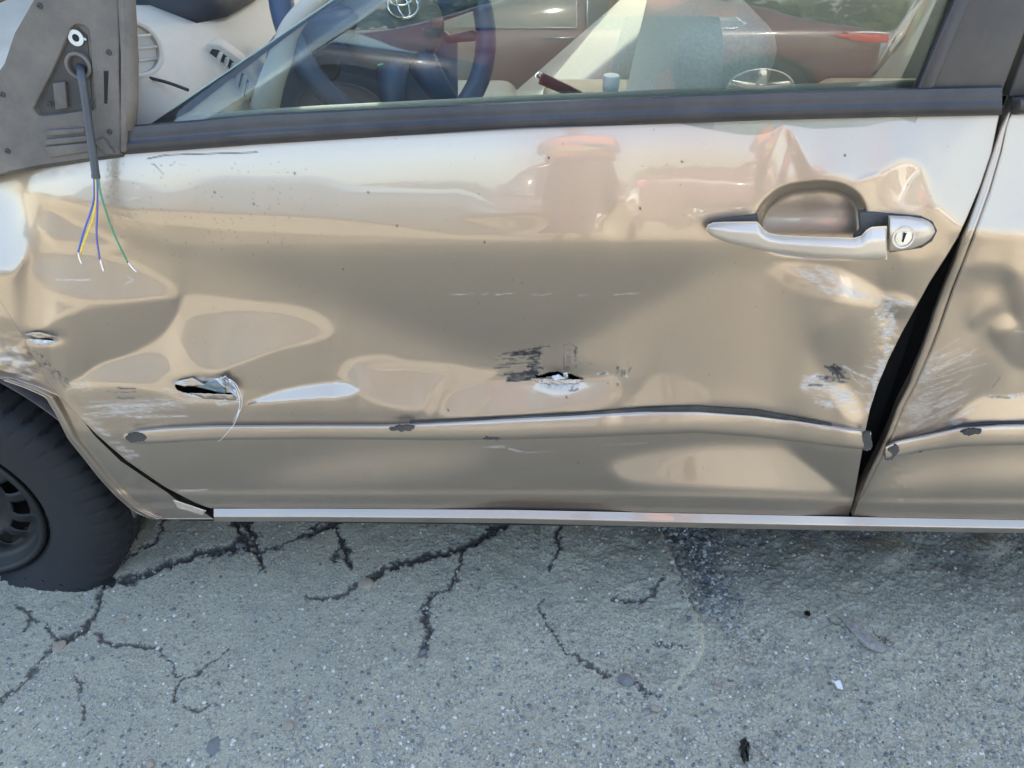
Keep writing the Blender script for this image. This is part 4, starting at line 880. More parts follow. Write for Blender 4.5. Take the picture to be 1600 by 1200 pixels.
lathe('washer', [(.0088, 0), (.0088, .0012), (.0042, .0012), (.0040, 0)], wc, GN, M['zinc'], front_door, 28); prism('washer_tab', atps([(106, 51), (112, 50), (134, 60), (135, 63), (128, 63), (108, 55)], .0088), GN * -.0010, M['zinc'], front_door)
lathe('mounting_hole', [(.0042, .0006), (.0042, .0004), (.0002, .0004)], wc, GN, M['dark_void'], front_door, 20)
lathe('cable_grommet', [(.0150, -.002), (.0150, .004), (.0125, .0052), (.0112, .004), (.0110, -.004), (.0003, -.004)], atp(124, 102, .0085), GN, M['dusty_plastic'], front_door, 36)
prism('raised_pad', atps([(82, 130), (101, 128), (105, 169), (86, 172)], .0115), GN * -.005, M['dusty_plastic'], front_door, bevel=.001)
prism('slot', atps([(162, 111), (169, 111), (167, 162), (163, 162)], .0128), GN * -.001, M['dark_void'], front_door)
for x, y in ((170, 82), (171, 206), (62, 9), (4, 148), (12, 236), (77, 163), (142, 160)):
    lathe('screw', [(.0034, 0), (.0031, .0013), (.0014, .0014), (.0012, .0005), (.0002, .0005)], atp(x, y, .0122), GN, M['dark_plastic'], front_door, 14)
for a, b, c, d in (((72, 204), (132, 200), (132, 208), (72, 213)), ((70, 218), (136, 212), (138, 221), (72, 227)), ((68, 230), (148, 222), (148, 236), (78, 246)), ((146, 222), (160, 215), (178, 240), (166, 243))):
    prism('ledge_rib', atps([a, b, c, d], .0160), GN * -.006, M['dusty_plastic'], front_door, bevel=.0012)
tube('division_seal', atps([(200, 200), (203, 150), (203, 90), (199, 20), (195, -60)], .006), .0095, M['dusty_plastic'], front_door, 12)
prism('division_bar', atps([(187, 240), (197, 238), (199, 150), (199, 60), (192, -60), (182, -60), (187, 60), (187, 150)], .016), GN * -.016, M['dusty_plastic'], front_door, bevel=.003)
cab = smooth_path(np.array([atp(x, y, o) for x, y, o in ((125, 104, .004), (127, 116, .022), (131, 140, .026), (136, 175, .027), (141, 210, .028), (146, 245, .030), (150, 277, .032))]), 40)
tube('mirror_cable', cab, .0047, M['cable'], front_door, 14)
lathe('cable_end', [(.0052, -.003), (.0052, .001), (.0036, .0012), (.0002, .0012)], cab[-1], cab[-1] - cab[-2], M['cable'], front_door, 14)
for nm, pts in (('wire_blue', [(147, 274), (147, 308), (142, 330), (131, 362), (122, 394)]), ('wire_yellow', [(149.5, 274), (150, 312), (144, 345), (132, 376), (126, 396)]), ('wire_violet', [(152, 274), (152, 330), (151, 368), (156, 406)]), ('wire_green', [(153.5, 274), (158, 305), (176, 360), (200, 411)])):
    P = smooth_path(np.array([atp(x, y, .032 + .016 * (y - 274) / 130) for x, y in pts]), 30); tube('wire', P, .00125, M[nm], front_door, 8)
for pts in ([(122, 393), (124, 404), (128, 413)], [(156, 404), (159, 415), (162, 425)], [(200, 410), (207, 419), (213, 425)]):
    P = smooth_path(np.array([atp(x, y, .032 + .016 * (y - 274) / 130) for x, y in pts]), 10); tube('bare_strand', P, .0010, M['copper'], front_door, 6)

# ------------------------------------------------------------------ front fender behind the wheel, sill, wheel
ARCH = curve([(380, -230), (568, -230), (592, 0), (606, 40), (620, 71), (645, 86), (685, 106), (715, 130), (748, 156), (775, 181), (797, 206), (807, 226), (811, 240)])
FRR = curve([(380, -14), (470, 6), (530, 44), (560, 59), (600, 83), (640, 116), (660, 132), (680, 147), (720, 188), (750, 232), (770, 262), (786, 282), (797, 312), (803, 322), (811, 334)])
nu, nv = 90, 200; U, Vv = np.meshgrid(np.linspace(0, 1, nu), np.linspace(0, 1, nv)); fpy = 380 + (811 - 380) * Vv; fpx = ARCH(fpy) * (1 - U) + FRR(fpy) * U
fy_ = bspline(YF, np.clip(fpx, -240, 1900), fpy) + .007
fy_ += .006 * fbm(fpx / 18, fpy / 12, 71, 3) * np.exp(-((fpx - 20) / 60) ** 2 - ((fpy - 562) / 26) ** 2) * 2 - .010 * np.exp(-((fpx - (ARCH(fpy) + 8)) / 9) ** 2) * (fpy > 590) + .010 * np.clip((fpy - 640) / 160, 0, 1) * (1 - U)
fv = at(fpx, fpy, fy_).reshape(-1, 3); idx = np.arange(nu * nv).reshape(nv, nu); ff = np.stack([idx[:-1, :-1], idx[1:, :-1], idx[1:, 1:], idx[:-1, 1:]], -1).reshape(-1, 4)
n0 = len(fv); lp = np.r_[idx[:, 0], idx[-1, 1:], idx[::-1, -1][1:]]; fv = np.vstack([fv, fv[lp] + [0, .022, 0]]); ff = np.vstack([ff, [(lp[i], lp[i + 1], n0 + i + 1, n0 + i) for i in range(len(lp) - 1)]])
cloud(SC, [(-60, 535), (0, 530), (40, 548), (58, 580), (66, 604), (40, 596), (0, 572), (-60, 560)], .5, 7, .46, 61, 4, 2, -30); streaks(BK, 26, (0, 52), (540, 596), (4, 16), -35, (.6, 1.3), .7, 25)
A = {nm: np.r_[bilin(F, fpx, fpy).ravel(), np.zeros(len(lp))] for nm, F in (('scuff', SC), ('black', BK), ('soil', SO))}
fender = np_mesh('front_fender', fv, ff, M['paint'], car, A); fender['label'] = 'bent beige fender strip behind the flat tyre'
lipr = smooth_path(np.array([at(float(ARCH(z)) + 1, z, float(bspline(YF, max(-240, float(ARCH(z))), z)) + .002 + .010 * max(0, (z - 640) / 160)) for z in np.linspace(594, 810, 40)]), 60)
tube('arch_lip', lipr, .0012, M['paint_plain'], fender, 8)

ST = lambda x: float(BOT(x)) + 0.8
SBt = curve([(336, 815), (500, 815), (800, 817.5), (1100, 825), (1330, 829), (1600, 833), (1980, 838)])
sill = strip('sill', np.linspace(334, 1970, 160), ST, SBt, lambda x, y: float(ysmooth(x, 790)) * .3 + .004, .0095, lambda w: float(np.interp(w, [0, .04, .2, .55, .64, .70, 1], [0, .06, .32, .88, 1, 1, .5])), M['paint_plain'], car, back=.05, nseg=26)
crumple('sill_end_cap', [(270, 781), (322, 798), (318, 806), (278, 794)], 14, 6, .004, .004, M['handle'], car, 67, .002)
box('underbody', (-.64, .06, .155), (2.6, 1.62, .215), M['dark_void'], car, bevel=.01)
box('underbody', (-1.9, .30, .16), (-.64, 1.40, .24), M['dark_void'], car, bevel=.01)

WC = np.array([-1.070, .048, .192]); WR = .312
def make_tyre():
    prof = [(.188, .030), (.196, .012), (.205, .004), (.222, -.004), (.245, -.012), (.268, -.014), (.284, -.010), (.294, -.003), (.301, .006), (.3045, .014), (.307, .022), (.309, .032), (.3105, .044), (.3055, .047), (.3055, .053), (.311, .056), (.312, .075), (.3065, .078), (.3065, .086), (.312, .089), (.3115, .125), (.309, .150), (.300, .172), (.268, .188), (.230, .182), (.196, .165), (.188, .15)]
    n = 640; v = []; f = []; m = len(prof); r_ = random.Random(3)
    pitch = 64
    for i in range(n):
        a = 2 * math.pi * i / n; ph = (a / (2 * math.pi) * pitch) % 1.0
        for j, (rr, h) in enumerate(prof):
            q = rr if rr < .2 else .2 + (rr - .2) * 1.18
            if 6 <= j <= 22:
                ph2 = (ph + .35 * (h - .02) / .06) % 1.0
                if ph2 < .18: q -= .0055 if j > 8 else .0030
            if j in (5, 6): q += .0006 * math.sin(a * 5)
            x = WC[0] + q * math.cos(a); z = WC[2] + q * math.sin(a); y = WC[1] + h
            gz = -.004
            if z < gz + .06:                                     # flat tyre: squashed on the ground, walls bulging
                t = max(0, (gz + .06 - z) / .06); y += (-.018 if h < .08 else .018) * min(1, t) * (1 if rr > .2 else 0)
                if z < gz: z = gz + .10 * (z - gz) * 0 ; x = WC[0] + (x - WC[0]) * 1.06
            v.append((x, y, z))
    for i in range(n):
        i2 = (i + 1) % n
        for j in range(m - 1): f.append((i * m + j, i * m + j + 1, i2 * m + j + 1, i2 * m + j))
    return v, f
wheel = empty('wheel', WC); wheel.parent = car; wheel.matrix_parent_inverse = parent_world(car).inverted()
wheel['label'] = 'flat front tyre on black steel wheel'
v, f = make_tyre(); ty = mesh('tyre', v, f, M['tyre'], wheel, smooth=True); ty.data.set_sharp_from_angle(angle=R(38))
# steel disc with vent holes
n = 120; rad = [(.192, .014), (.190, .006), (.184, .004), (.178, .012), (.172, .030), (.162, .040), (.150, .037), (.140, .032), (.130, .030), (.120, .032), (.112, .038), (.100, .048), (.086, .052), (.070, .046), (.052, .036), (.034, .030), (.030, .018), (.0006, .016)]
v = []; f = []
for i in range(n):
    a = 2 * math.pi * i / n
    for rr, h in rad: v.append((WC[0] + rr * math.cos(a), WC[1] + h, WC[2] + rr * math.sin(a)))
m = len(rad)
for i in range(n):
    for j in range(m - 1):
        a = 2 * math.pi * (i + .5) / n; ph = (a / (2 * math.pi) * 16) % 1.0; rm = (rad[j][0] + rad[j + 1][0]) / 2
        if .122 < rm < .152 and .22 < ph < .80: continue
        i2 = (i + 1) % n; f.append((i * m + j, i2 * m + j, i2 * m + j + 1, i * m + j + 1))
rim = mesh('rim', v, f, M['steel'], wheel, smooth=True); s = rim.modifiers.new('solid', 'SOLIDIFY'); s.thickness = .004
lathe('brake_drum', [(.16, .09), (.16, .12), (.001, .12)], WC, (0, 1, 0), M['dark_void'], wheel, 32)
# liner of the wheel arch
rings = []
for a in np.linspace(R(-6), R(150), 40):
    c, s_ = math.cos(a), math.sin(a); rings.append([(WC[0] + .372 * c, y, WC[2] + .03 + .372 * s_) for y in (.045, .07, .10, .20, .34)])
ln = loft('arch_liner', rings, simple('grey_liner', (.055, .05, .055), rough=.7, dust=.3), car, closed_ring=False, caps=False)
s = ln.modifiers.new('solid', 'SOLIDIFY'); s.thickness = .004
loft('liner_back', [[(WC[0] + r_ * math.cos(a), .342, WC[2] + .03 + r_ * math.sin(a)) for r_ in (.02, .37)] for a in np.linspace(R(-40), R(220), 30)], M['dark_void'], car, closed_ring=False, caps=False)

# ------------------------------------------------------------------ the rest of the body (roof, pillars, far side, nose and tail)
def panel(name, grid, mat, th=0.02, parent=car, sub=1):
    g = np.asarray(grid, float); n_, m_ = g.shape[:2]; i = np.arange(n_ * m_).reshape(n_, m_)
    f = np.stack([i[:-1, :-1], i[1:, :-1], i[1:, 1:], i[:-1, 1:]], -1).reshape(-1, 4)
    o = mesh(name, g.reshape(-1, 3), f, mat, parent, smooth=True)
    s = o.modifiers.new('solid', 'SOLIDIFY'); s.thickness = th; s.offset = 0
    if sub: q = o.modifiers.new('sub', 'SUBSURF'); q.levels = q.render_levels = sub
    return o
RX0, RX1 = 0.02, 1.50
xs = np.linspace(RX0, RX1, 8); ys = np.linspace(.13, 1.57, 9)
panel('roof', [[(x, y, 1.455 - .16 * ((x - .75) / .9) ** 2 * .5 - .055 * (abs(y - .85) / .72) ** 2.4) for y in ys] for x in xs], M['paint_plain'], .035)
def bar(name, pts, w, mat, parent=car): return tube(name, smooth_path(np.array(pts, float), 16), w, mat, parent, 10)
for yb, yt in ((.05, .145), (1.65, 1.555)):
    bar('windscreen_pillar', [(-.98, yb + (.03 if yb < 1 else -.03), .90), (-.62, (yb + yt) / 2, 1.13), (.02, yt, 1.40)], .034, M['paint_plain'])
    bar('roof_rail', [(.02, yt, 1.405), (.75, yt - (.01 if yb < 1 else -.01), 1.425), (1.5, yt, 1.375)], .028, M['paint_plain'])
    bar('rear_pillar', [(1.5, yt, 1.375), (1.85, (yb + yt) / 2, 1.13), (2.15, yb, .95)], .055, M['paint_plain'])
bar('centre_pillar', [(.66, .09, .9), (.70, .10, 1.15), (.73, .15, 1.40)], .035, M['dark_plastic']); bar('centre_pillar', [(.62, 1.62, .9), (.66, 1.60, 1.15), (.70, 1.55, 1.40)], .045, M['dash'])
panel('windscreen', [[(x0 + .02 * (1 - (2 * t - 1) ** 2) * -6 * (1 if z < 1 else .6), y, z) for t, y in zip(np.linspace(0, 1, 7), np.linspace(a, b, 7))] for x0, z, a, b in ((-.92, .945, .08, 1.62), (-.45, 1.19, .11, 1.59), (.02, 1.42, .15, 1.55))], M['screen'], .005)
panel('rear_screen', [[(x, y, z) for y in np.linspace(.18, 1.52, 5)] for x, z in ((1.5, 1.39), (1.85, 1.18), (2.12, 1.0))], M['glass'], .005)
fd = panel('far_door', [[(x, y, z) for x in np.linspace(-.62, 1.75, 8)] for y, z in ((1.66, .20), (1.70, .45), (1.715, .70), (1.70, .86), (1.655, .95))], M['paint_plain'], .02)
panel('far_door_card', [[(x, y, z) for x in np.linspace(-.62, 1.75, 6)] for y, z in ((1.60, .24), (1.58, .60), (1.60, .84), (1.64, .955))], M['dash'], .02, fd)
panel('window_glass', [[(x, y, z) for x in np.linspace(-.35, 1.6, 6)] for y, z in ((1.655, .95), (1.62, 1.15), (1.56, 1.39))], M['screen'], .004, fd)
panel('bonnet', [[(x, y, z - .05 * (abs(y - .85) / .8) ** 3) for y in np.linspace(.10, 1.60, 9)] for x, z in ((-.95, .955), (-1.3, .92), (-1.7, .86), (-2.02, .76), (-2.10, .62))], M['paint_plain'], .02)
panel('front_quarter', [[(x, y, z) for x in np.linspace(-2.0, -.70, 8)] for y, z in ((.035, .66), (.03, .76), (.06, .86), (.11, .905))], M['paint_plain'], .012)
panel('front_quarter', [[(x, y, z) for x in np.linspace(-2.0, -.66, 8)] for y, z in ((1.67, .25), (1.68, .70), (1.66, .84), (1.60, .92))], M['paint_plain'], .012)
panel('front_bumper', [[(-2.12 + .22 * (abs(y - .85) / .8) ** 3, y, z) for y in np.linspace(.05, 1.65, 9)] for z in (.22, .35, .5, .62)], M['paint_plain'], .03)
panel('boot_lid', [[(x, y, z) for y in np.linspace(.12, 1.58, 7)] for x, z in ((2.1, 1.0), (2.35, .985), (2.52, .95), (2.58, .75), (2.60, .45), (2.55, .25))], M['paint_plain'], .02)
panel('rear_quarter', [[(x, y, z) for x in np.linspace(1.60, 2.56, 6)] for y, z in ((.03, .24), (.012, .5), (.02, .75), (.06, .93), (.14, 1.0))], M['paint_plain'], .012)
panel('rear_quarter', [[(x, y, z) for x in np.linspace(1.70, 2.56, 6)] for y, z in ((1.67, .24), (1.69, .5), (1.68, .75), (1.64, .93), (1.56, 1.0))], M['paint_plain'], .012)
panel('firewall', [[(-.95, y, z) for y in (.06, .85, 1.64)] for z in (.2, .6, .93)], M['dark_void'], .02)
# ------------------------------------------------------------------ cabin
strip('door_card', np.linspace(240, 1440, 60), lambda x: float(np.interp(x, [240, 330, 500, 800, 1100, 1440], [192, 176, 164.5, 149.5, 137, 124])), lambda x: float(BTT(x)) + 22, lambda x, y: .072, .012, round_prof, M['card'], front_door, back=.05, nseg=8)
panel('door_inner_trim', [[(x, y, z) for x in np.linspace(-.62, .60, 5)] for y, z in ((.11, .25), (.12, .6), (.105, .86))], M['card'], .01, front_door)
box('cabin_floor', (-.95, .10, .22), (1.9, 1.60, .26), M['carpet'], car)
dash = loft('dashboard', [[(x + dx, y, z) for x, z in ((-1.0, .90), (-.86, .955), (-.70, .975), (-.57, .972), (-.50, .945), (-.462, .89), (-.45, .82), (-.47, .70), (-.53, .56), (-.62, .40), (-1.0, .40))] for y, dx in ((.105, -.10), (.125, -.02), (.17, 0), (.30, 0), (.75, .02), (1.2, 0), (1.56, -.03), (1.6, -.10))], M['dash'], car)
dash['label'] = 'grey plastic dashboard with round and louvred air vents'
vc = at(212, 76, .105); vn = np.array([.72, -.62, .28])
lathe('air_vent', [(.034, -.006), (.034, .003), (.031, .0045), (.028, .003), (.027, -.012), (.0004, -.012)], vc, vn, M['dash'], dash, 40)
lathe('vent_mouth', [(.0272, -.010), (.0265, -.009), (.0004, -.009)], vc, vn, M['dash_dark'], dash, 32)
for dz in (-.014, 0, .014):
    c = vc + vn * .001; e = np.array([.65, .75, -.1]); e /= np.linalg.norm(e); w = math.sqrt(max(0, .027 ** 2 - dz * dz))
    tube('vent_slat', [c + e * -w + [0, 0, dz], c + e * w + [0, 0, dz]], .0017, M['dash'], dash, 6)
VY = .335
def vpt(x, y): return at(x, y, VY + (x - 350) * .0006)
hous = [vpt(x, y) for x, y in ((302, 132), (312, 92), (326, 67), (344, 70), (374, 92), (400, 126), (402, 165), (360, 158))]
prism('air_vent', hous, (-.01, .05, -.004), M['dash'], dash, bevel=.004)
mouth = [vpt(x, y) - [0, .002, 0] for x, y in ((312, 126), (322, 92), (332, 76), (342, 78), (366, 97), (390, 128), (392, 158), (362, 150))]
prism('vent_mouth', mouth, (0, .0015, 0), M['dash_dark'], dash)
for x0, y0, x1, y1 in ((326, 128, 346, 80), (340, 136, 356, 88), (352, 142, 366, 97), (364, 147, 375, 106), (375, 152, 383, 117), (385, 156, 389, 128)):
    a, b = vpt(x0, y0) - [0, .006, 0], vpt(x1, y1) - [0, .006, 0]; w = np.array([.006, -.004, 0]); prism('vent_slat', [a - w, a + w, b + w * .8, b - w * .8], (.001, .004, 0), M['dash'], dash, bevel=.0008)
tube('dash_seam', smooth_path(np.array([at(x, y, .15) for x, y in ((205, 116), (235, 122), (265, 130), (295, 141))]), 20), .0022, M['dash_dark'], dash, 6)
hood_ = loft('instrument_hood', [[(cx + .10 * math.cos(a) * s, .36 + .07 * k, .955 + .085 * max(math.sin(a), -.2) * s) for a in np.linspace(0, 2 * math.pi, 18, endpoint=False)] for k, (cx, s) in enumerate(((-.55, .5), (-.56, .85), (-.57, 1.0), (-.57, 1.05), (-.57, 1.0), (-.56, .85), (-.55, .5)))], M['dash_dark'], dash)
tube('dash_trim', smooth_path(np.array([at(x, y, .30) for x, y in ((520, -20), (478, 14), (452, 48), (438, 90), (424, 130), (412, 175))]), 24), np.linspace(.010, .022, 24), M['dash'], dash, 12)
knee = prism('knee_panel', [at(x, y, Y) for x, y, Y in ((430, 175, .40), (455, 60, .42), (500, 5, .46), (600, -20, .52), (720, 60, .60), (720, 175, .58))], (-.06, .06, -.02), M['knee'], dash, bevel=.012, seg=3)
lathe('ignition_barrel', [(.024, 0), (.024, .012), (.019, .016), (.012, .014), (.0004, .013)], at(506, 104, .395), (.55, -.8, .2), M['dash_dark'], dash, 28)
tube('column_shroud', [at(560, 60, .55), at(600, 40, .50), at(650, 30, .47)], [.055, .055, .045], M['knee'], dash, 20)
for x, y in ((477, 115), (590, 103)):
    c = at(x, y, .385); prism('pictogram', [c, c + [.009, 0, .002], c + [.009, 0, .0045], c + [0, 0, .0025]], (0, .001, 0), simple('green_mark', (.10, .75, .25), rough=.6), dash)
tube('stalk', [at(700, 62, .40), at(722, 58, .36), at(738, 56, .33)], [.006, .007, .008], M['dash_dark'], dash, 10)

SWC = at(612, 22, .46); swn = np.array([.60, -.66, .46]); swn /= np.linalg.norm(swn)
sw = empty('steering_wheel', SWC); sw.parent = car; sw.matrix_parent_inverse = parent_world(car).inverted()
e1 = np.cross(swn, [0, 0, 1.]); e1 /= np.linalg.norm(e1); e2 = np.cross(e1, swn); e2 = -e2 if e2[2] < 0 else e2
def swp(u, v, h=0.): return SWC + e1 * u + e2 * v + swn * h
aa = np.linspace(0, 2 * math.pi, 64, endpoint=False)
tube('wheel_rim', [swp(.185 * math.cos(a), .185 * math.sin(a)) for a in aa], .0185, M['leather'], sw, 14, close=True)
for a0 in (R(0), R(180), R(250), R(290)):
    tube('spoke', [swp(.175 * math.cos(a0), .175 * math.sin(a0), -.004), swp(.11 * math.cos(a0), .11 * math.sin(a0), -.006), swp(.05 * math.cos(a0), .05 * math.sin(a0), 0)], [.018, .024, .030], M['leather'], sw, 12)
rings = []
for r_, h in ((1.0, -.02), (1.0, .006), (.94, .020), (.78, .030), (.45, .036), (.02, .038)):
    rings.append([swp(.088 * r_ * math.copysign(abs(math.cos(a)) ** .75, math.cos(a)), .072 * r_ * math.copysign(abs(math.sin(a)) ** .75, math.sin(a)) - .008, h) for a in np.linspace(0, 2 * math.pi, 40, endpoint=False)])
loft('airbag_cover', rings, simple('grey_airbag_cover', (.16, .165, .17), rough=.55, bump=.3, bscale=900), sw)
def emb(cu, cv, ru, rv, rad): tube('emblem', [swp(cu + ru * math.cos(a), cv + rv * math.sin(a), .0395) for a in np.linspace(0, 2 * math.pi, 40, endpoint=False)], rad, M['chrome'], sw, 8, close=True)
emb(0, .0, .028, .019, .0022); emb(0, .0, .010, .018, .0018); emb(0, .009, .020, .0085, .0018)

def cushion(name, pts, rad, mat, parent, sub=2):
    """soft block: box of eight corners, rounded"""
    o = mesh(name, pts, [(0, 1, 3, 2), (4, 6, 7, 5), (0, 4, 5, 1), (2, 3, 7, 6), (0, 2, 6, 4), (1, 5, 7, 3)], mat, parent, smooth=True)
    b = o.modifiers.new('bevel', 'BEVEL'); b.width = rad; b.segments = 5; return o
def seat(name, label, x0, y0, y1, zt, recl):
    s = empty(name, (x0, (y0 + y1) / 2, .26)); s.parent = car; s.matrix_parent_inverse = parent_world(car).inverted(); s['label'] = label
    cushion('seat_cushion', [(x, y, z) for x in (x0 - .46, x0 + .06) for y in (y0, y1) for z in (.36, .55)], .05, M['cloth'], s)
    cushion('backrest', [(x0 + dx + (recl if z > .6 else 0), y, z) for dx in (0, .15) for y in (y0 + .01, y1 - .01) for z in (.48, zt)], .055, M['cloth'], s)
    for yy in ((y0 + y1) / 2 - .06, (y0 + y1) / 2 + .06): tube('headrest_post', [(x0 + recl + .08, yy, zt - .03), (x0 + recl + .09, yy, zt + .09)], .006, M['chrome'], s, 8)
    cushion('headrest', [(x0 + recl + dx, y, z) for dx in (.03, .14) for y in ((y0 + y1) / 2 - .13, (y0 + y1) / 2 + .13) for z in (zt + .06, zt + .24)], .045, M['cloth'], s)
    return s
seat('driver_seat', 'beige cloth driver seat', .16, .26, .74, .965, .07)
seat('passenger_seat', 'sunlit beige cloth passenger seat', -.08, .98, 1.46, .86, .44)
cushion('centre_console', [(x, y, z) for x in (.04, .38) for y in (.78, .95) for z in (.40, .70)], .03, M['cloth_dark'], car)
hb = tube('handbrake', smooth_path(np.array([at(905, 150, .66), at(880, 138, .66), at(845, 122, .66)]), 12), np.linspace(.010, .012, 12), M['dash_dark'], car, 12)
lathe('release_button', [(.008, 0), (.008, .008), (.001, .010)], at(843, 121, .66), at(842, 120, .66) - at(846, 124, .66), M['chrome'], hb, 16)
cushion('rear_bench', [(x, y, z) for x in (1.25, 1.45) for y in (.2, 1.5) for z in (.5, .97)], .05, M['cloth'], car)
cushion('rear_bench', [(x, y, z) for x in (.85, 1.32) for y in (.2, 1.5) for z in (.3, .55)], .05, M['cloth'], car)
tube('seat_belt', smooth_path(np.array([(.62, .16, 1.30), (.60, .17, 1.0), (.57, .19, .6)]), 12), .008, M['dash'], car, 6)
box('parcel_shelf', (1.45, .15, .93), (2.1, 1.55, .96), M['carpet'], car)

bc = at(954, 137, .135); bot_ = empty('bottle', (bc[0], bc[1], bc[2] - .235))
tag(bot_, 'plastic bottle with white cap standing inside the driver door', 'bottle')
lathe('bottle_body', [(.030, -.235), (.033, -.225), (.033, -.09), (.028, -.06), (.0115, -.03), (.0098, -.008), (.0098, 0)], bc, (0, 0, 1), simple('milky_bottle', (.6, .66, .68), rough=.3), bot_, 32)
lathe('cap', [(.0104, -.002), (.0110, .0), (.0110, .0135), (.0100, .0158), (.001, .0162)], bc, (0, 0, 1), M['white_plastic'], bot_, 32)
# ------------------------------------------------------------------ what the paint and the glass mirror: cars opposite, the photographer, far trees
def other_car(name, label, pos, L, paint, flip=1, roof=1.44):
    c = empty(name, (pos[0], pos[1], 0)); tag(c, label, 'car', 'cars parked opposite'); L = L * flip
    W = .90
    st = [(-.50, .30, .62, .62, .62), (-.485, .24, .70, .70, .84), (-.42, .20, .74, .78, .95), (-.30, .18, .84, .90, .97), (-.20, .18, .90, .97, .98), (-.06, .18, .94, 1.36, .98), (.05, .18, .95, roof, .98), (.18, .18, .96, roof - .01, .98), (.30, .18, .97, 1.30, .98), (.38, .20, .98, 1.08, .97), (.44, .24, .98, 1.03, .95), (.485, .30, .95, .97, .88), (.50, .40, .80, .82, .80)]
    rings = []
    for s, zb, zs, zr, w in st:
        x = pos[0] + s * L; w *= W; g = max(zr - zs, .0)
        half = [(w * .86, zb), (w * .97, zb + .10), (w, zb + (zs - zb) * .5), (w * .985, zs - .06), (w * .94, zs), (w * (.94 - .18 * min(1, g / .35)), zs + g * .62), (w * (.94 - .26 * min(1, g / .35)), zs + g * .9), (w * .45, zr)]
        rings.append([(x, pos[1] + y, z) for y, z in half] + [(x, pos[1] - y, z) for y, z in half[::-1]])
    b = loft('body', rings, paint, c); q = b.modifiers.new('sub', 'SUBSURF'); q.levels = q.render_levels = 2
    sd_ = pos[1] + W * .955
    def side(nm, pts, y, mat, th=.012, bev=.004): return prism(nm, [(pos[0] + s * L, sd_ + y * 1.0, z) for s, z in pts], (0, -th, 0), mat, c, bevel=bev)
    gdark = simple(name + '_dark_glass', (.02, .022, .025), rough=.08, coat=1)
    for pts in (((-.16, .985), (-.05, 1.30), (.045, 1.345), (.045, .985)), ((.06, .985), (.06, 1.345), (.17, 1.335), (.25, 1.22), (.285, 1.03), (.27, .985))):
        P = [(pos[0] + s * L, sd_ - .02 - (z - .98) * .36, z) for s, z in pts]; prism('side_window', P, (0, -.012, 0), gdark, c, bevel=.003)
        tube('window_trim', np.array(P + P[:1]), .008, M['chrome'], c, 6)
    for sx in (-.32, .315):
        wc_ = (pos[0] + sx * L, sd_ + .005, .325)
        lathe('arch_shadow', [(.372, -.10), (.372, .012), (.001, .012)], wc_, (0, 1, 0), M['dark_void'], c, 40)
        w_ = lathe('tyre', [(.20, .005), (.24, .028), (.30, .025), (.325, .0), (.325, -.18), (.20, -.18)], wc_, (0, 1, 0), M['tyre'], c, 48)
        lathe('rim', [(.225, .020), (.228, .030), (.214, .030), (.205, .0), (.18, -.03), (.001, -.03)], wc_, (0, 1, 0), M['dark_plastic'], w_, 40)
        for k in range(5):
            a = 2 * math.pi * k / 5 + .3; d = np.array([math.cos(a), 0, math.sin(a)]); p = np.array([-math.sin(a), 0, math.cos(a)]); o_ = np.array(wc_) + [0, .022, 0]
            prism('spoke', [o_ + d * .03 + p * .040, o_ + d * .215 + p * .026, o_ + d * .215 - p * .026, o_ + d * .03 - p * .040], (0, -.02, 0), M['chrome'] if sx > 0 and flip > 0 else M['dark_plastic'], w_, bevel=.004)
        tube('rim_edge', [np.array(wc_) + [.218 * math.cos(a), .026, .218 * math.sin(a)] for a in np.linspace(0, 2 * math.pi, 40, endpoint=False)], .010, M['chrome'] if sx > 0 and flip > 0 else M['dark_plastic'], w_, 8, close=True)
        lathe('hub_cap', [(.045, .02), (.040, .032), (.001, .034)], wc_, (0, 1, 0), M['chrome'] if sx > 0 and flip > 0 else M['dark_plastic'], w_, 20)
    if flip < 0: side('head_lamp', ((.405, .80), (.44, .84), (.487, .82), (.489, .72), (.43, .74)), -.005, gdark, .05, .01)
    else: side('tail_lamp', ((.405, .92), (.44, .945), (.487, .93), (.489, .84), (.46, .83), (.43, .87)), -.005, M['tail_red'], .05, .01)
    if flip > 0: side('tail_lamp', ((.425, .945), (.45, .962), (.486, .950), (.488, .935), (.45, .940)), .002, M['tail_clear'], .05, .004)
    side('sill_trim', ((-.22, .20), (-.22, .27), (.22, .27), (.22, .20)), .012, M['dark_plastic'], .03)
    for sx in (.02, .225): tube('door_handle', [(pos[0] + (sx - .022) * L, sd_ + .025, .875), (pos[0] + (sx + .022) * L, sd_ + .025, .878)], .012, M['chrome'], c, 8)
    mr = np.array([pos[0] - .15 * L, sd_ + .06, 1.02]); cushion('door_mirror', [mr + [dx, dy, dz] for dx in (-.05, .05) for dy in (-.10, .10) for dz in (-.06, .07)], .03, paint, c)
    return c
other_car('parked_car', 'dark red coupe parked opposite, mirrored in the driver window', (.12, -5.35), 4.55, M['red_paint'])
other_car('parked_car', 'unseen dark navy car added opposite the nose to darken the reflections', (-2.32, -3.95), 4.3, M['navy_paint'], -1)  # added car: darkens the window reflection and hides the front of the coupe
other_car('parked_car', 'white car parked behind the red coupe, mirrored in the window corner', (5.9, -8.2), 4.4, M['white_paint'])

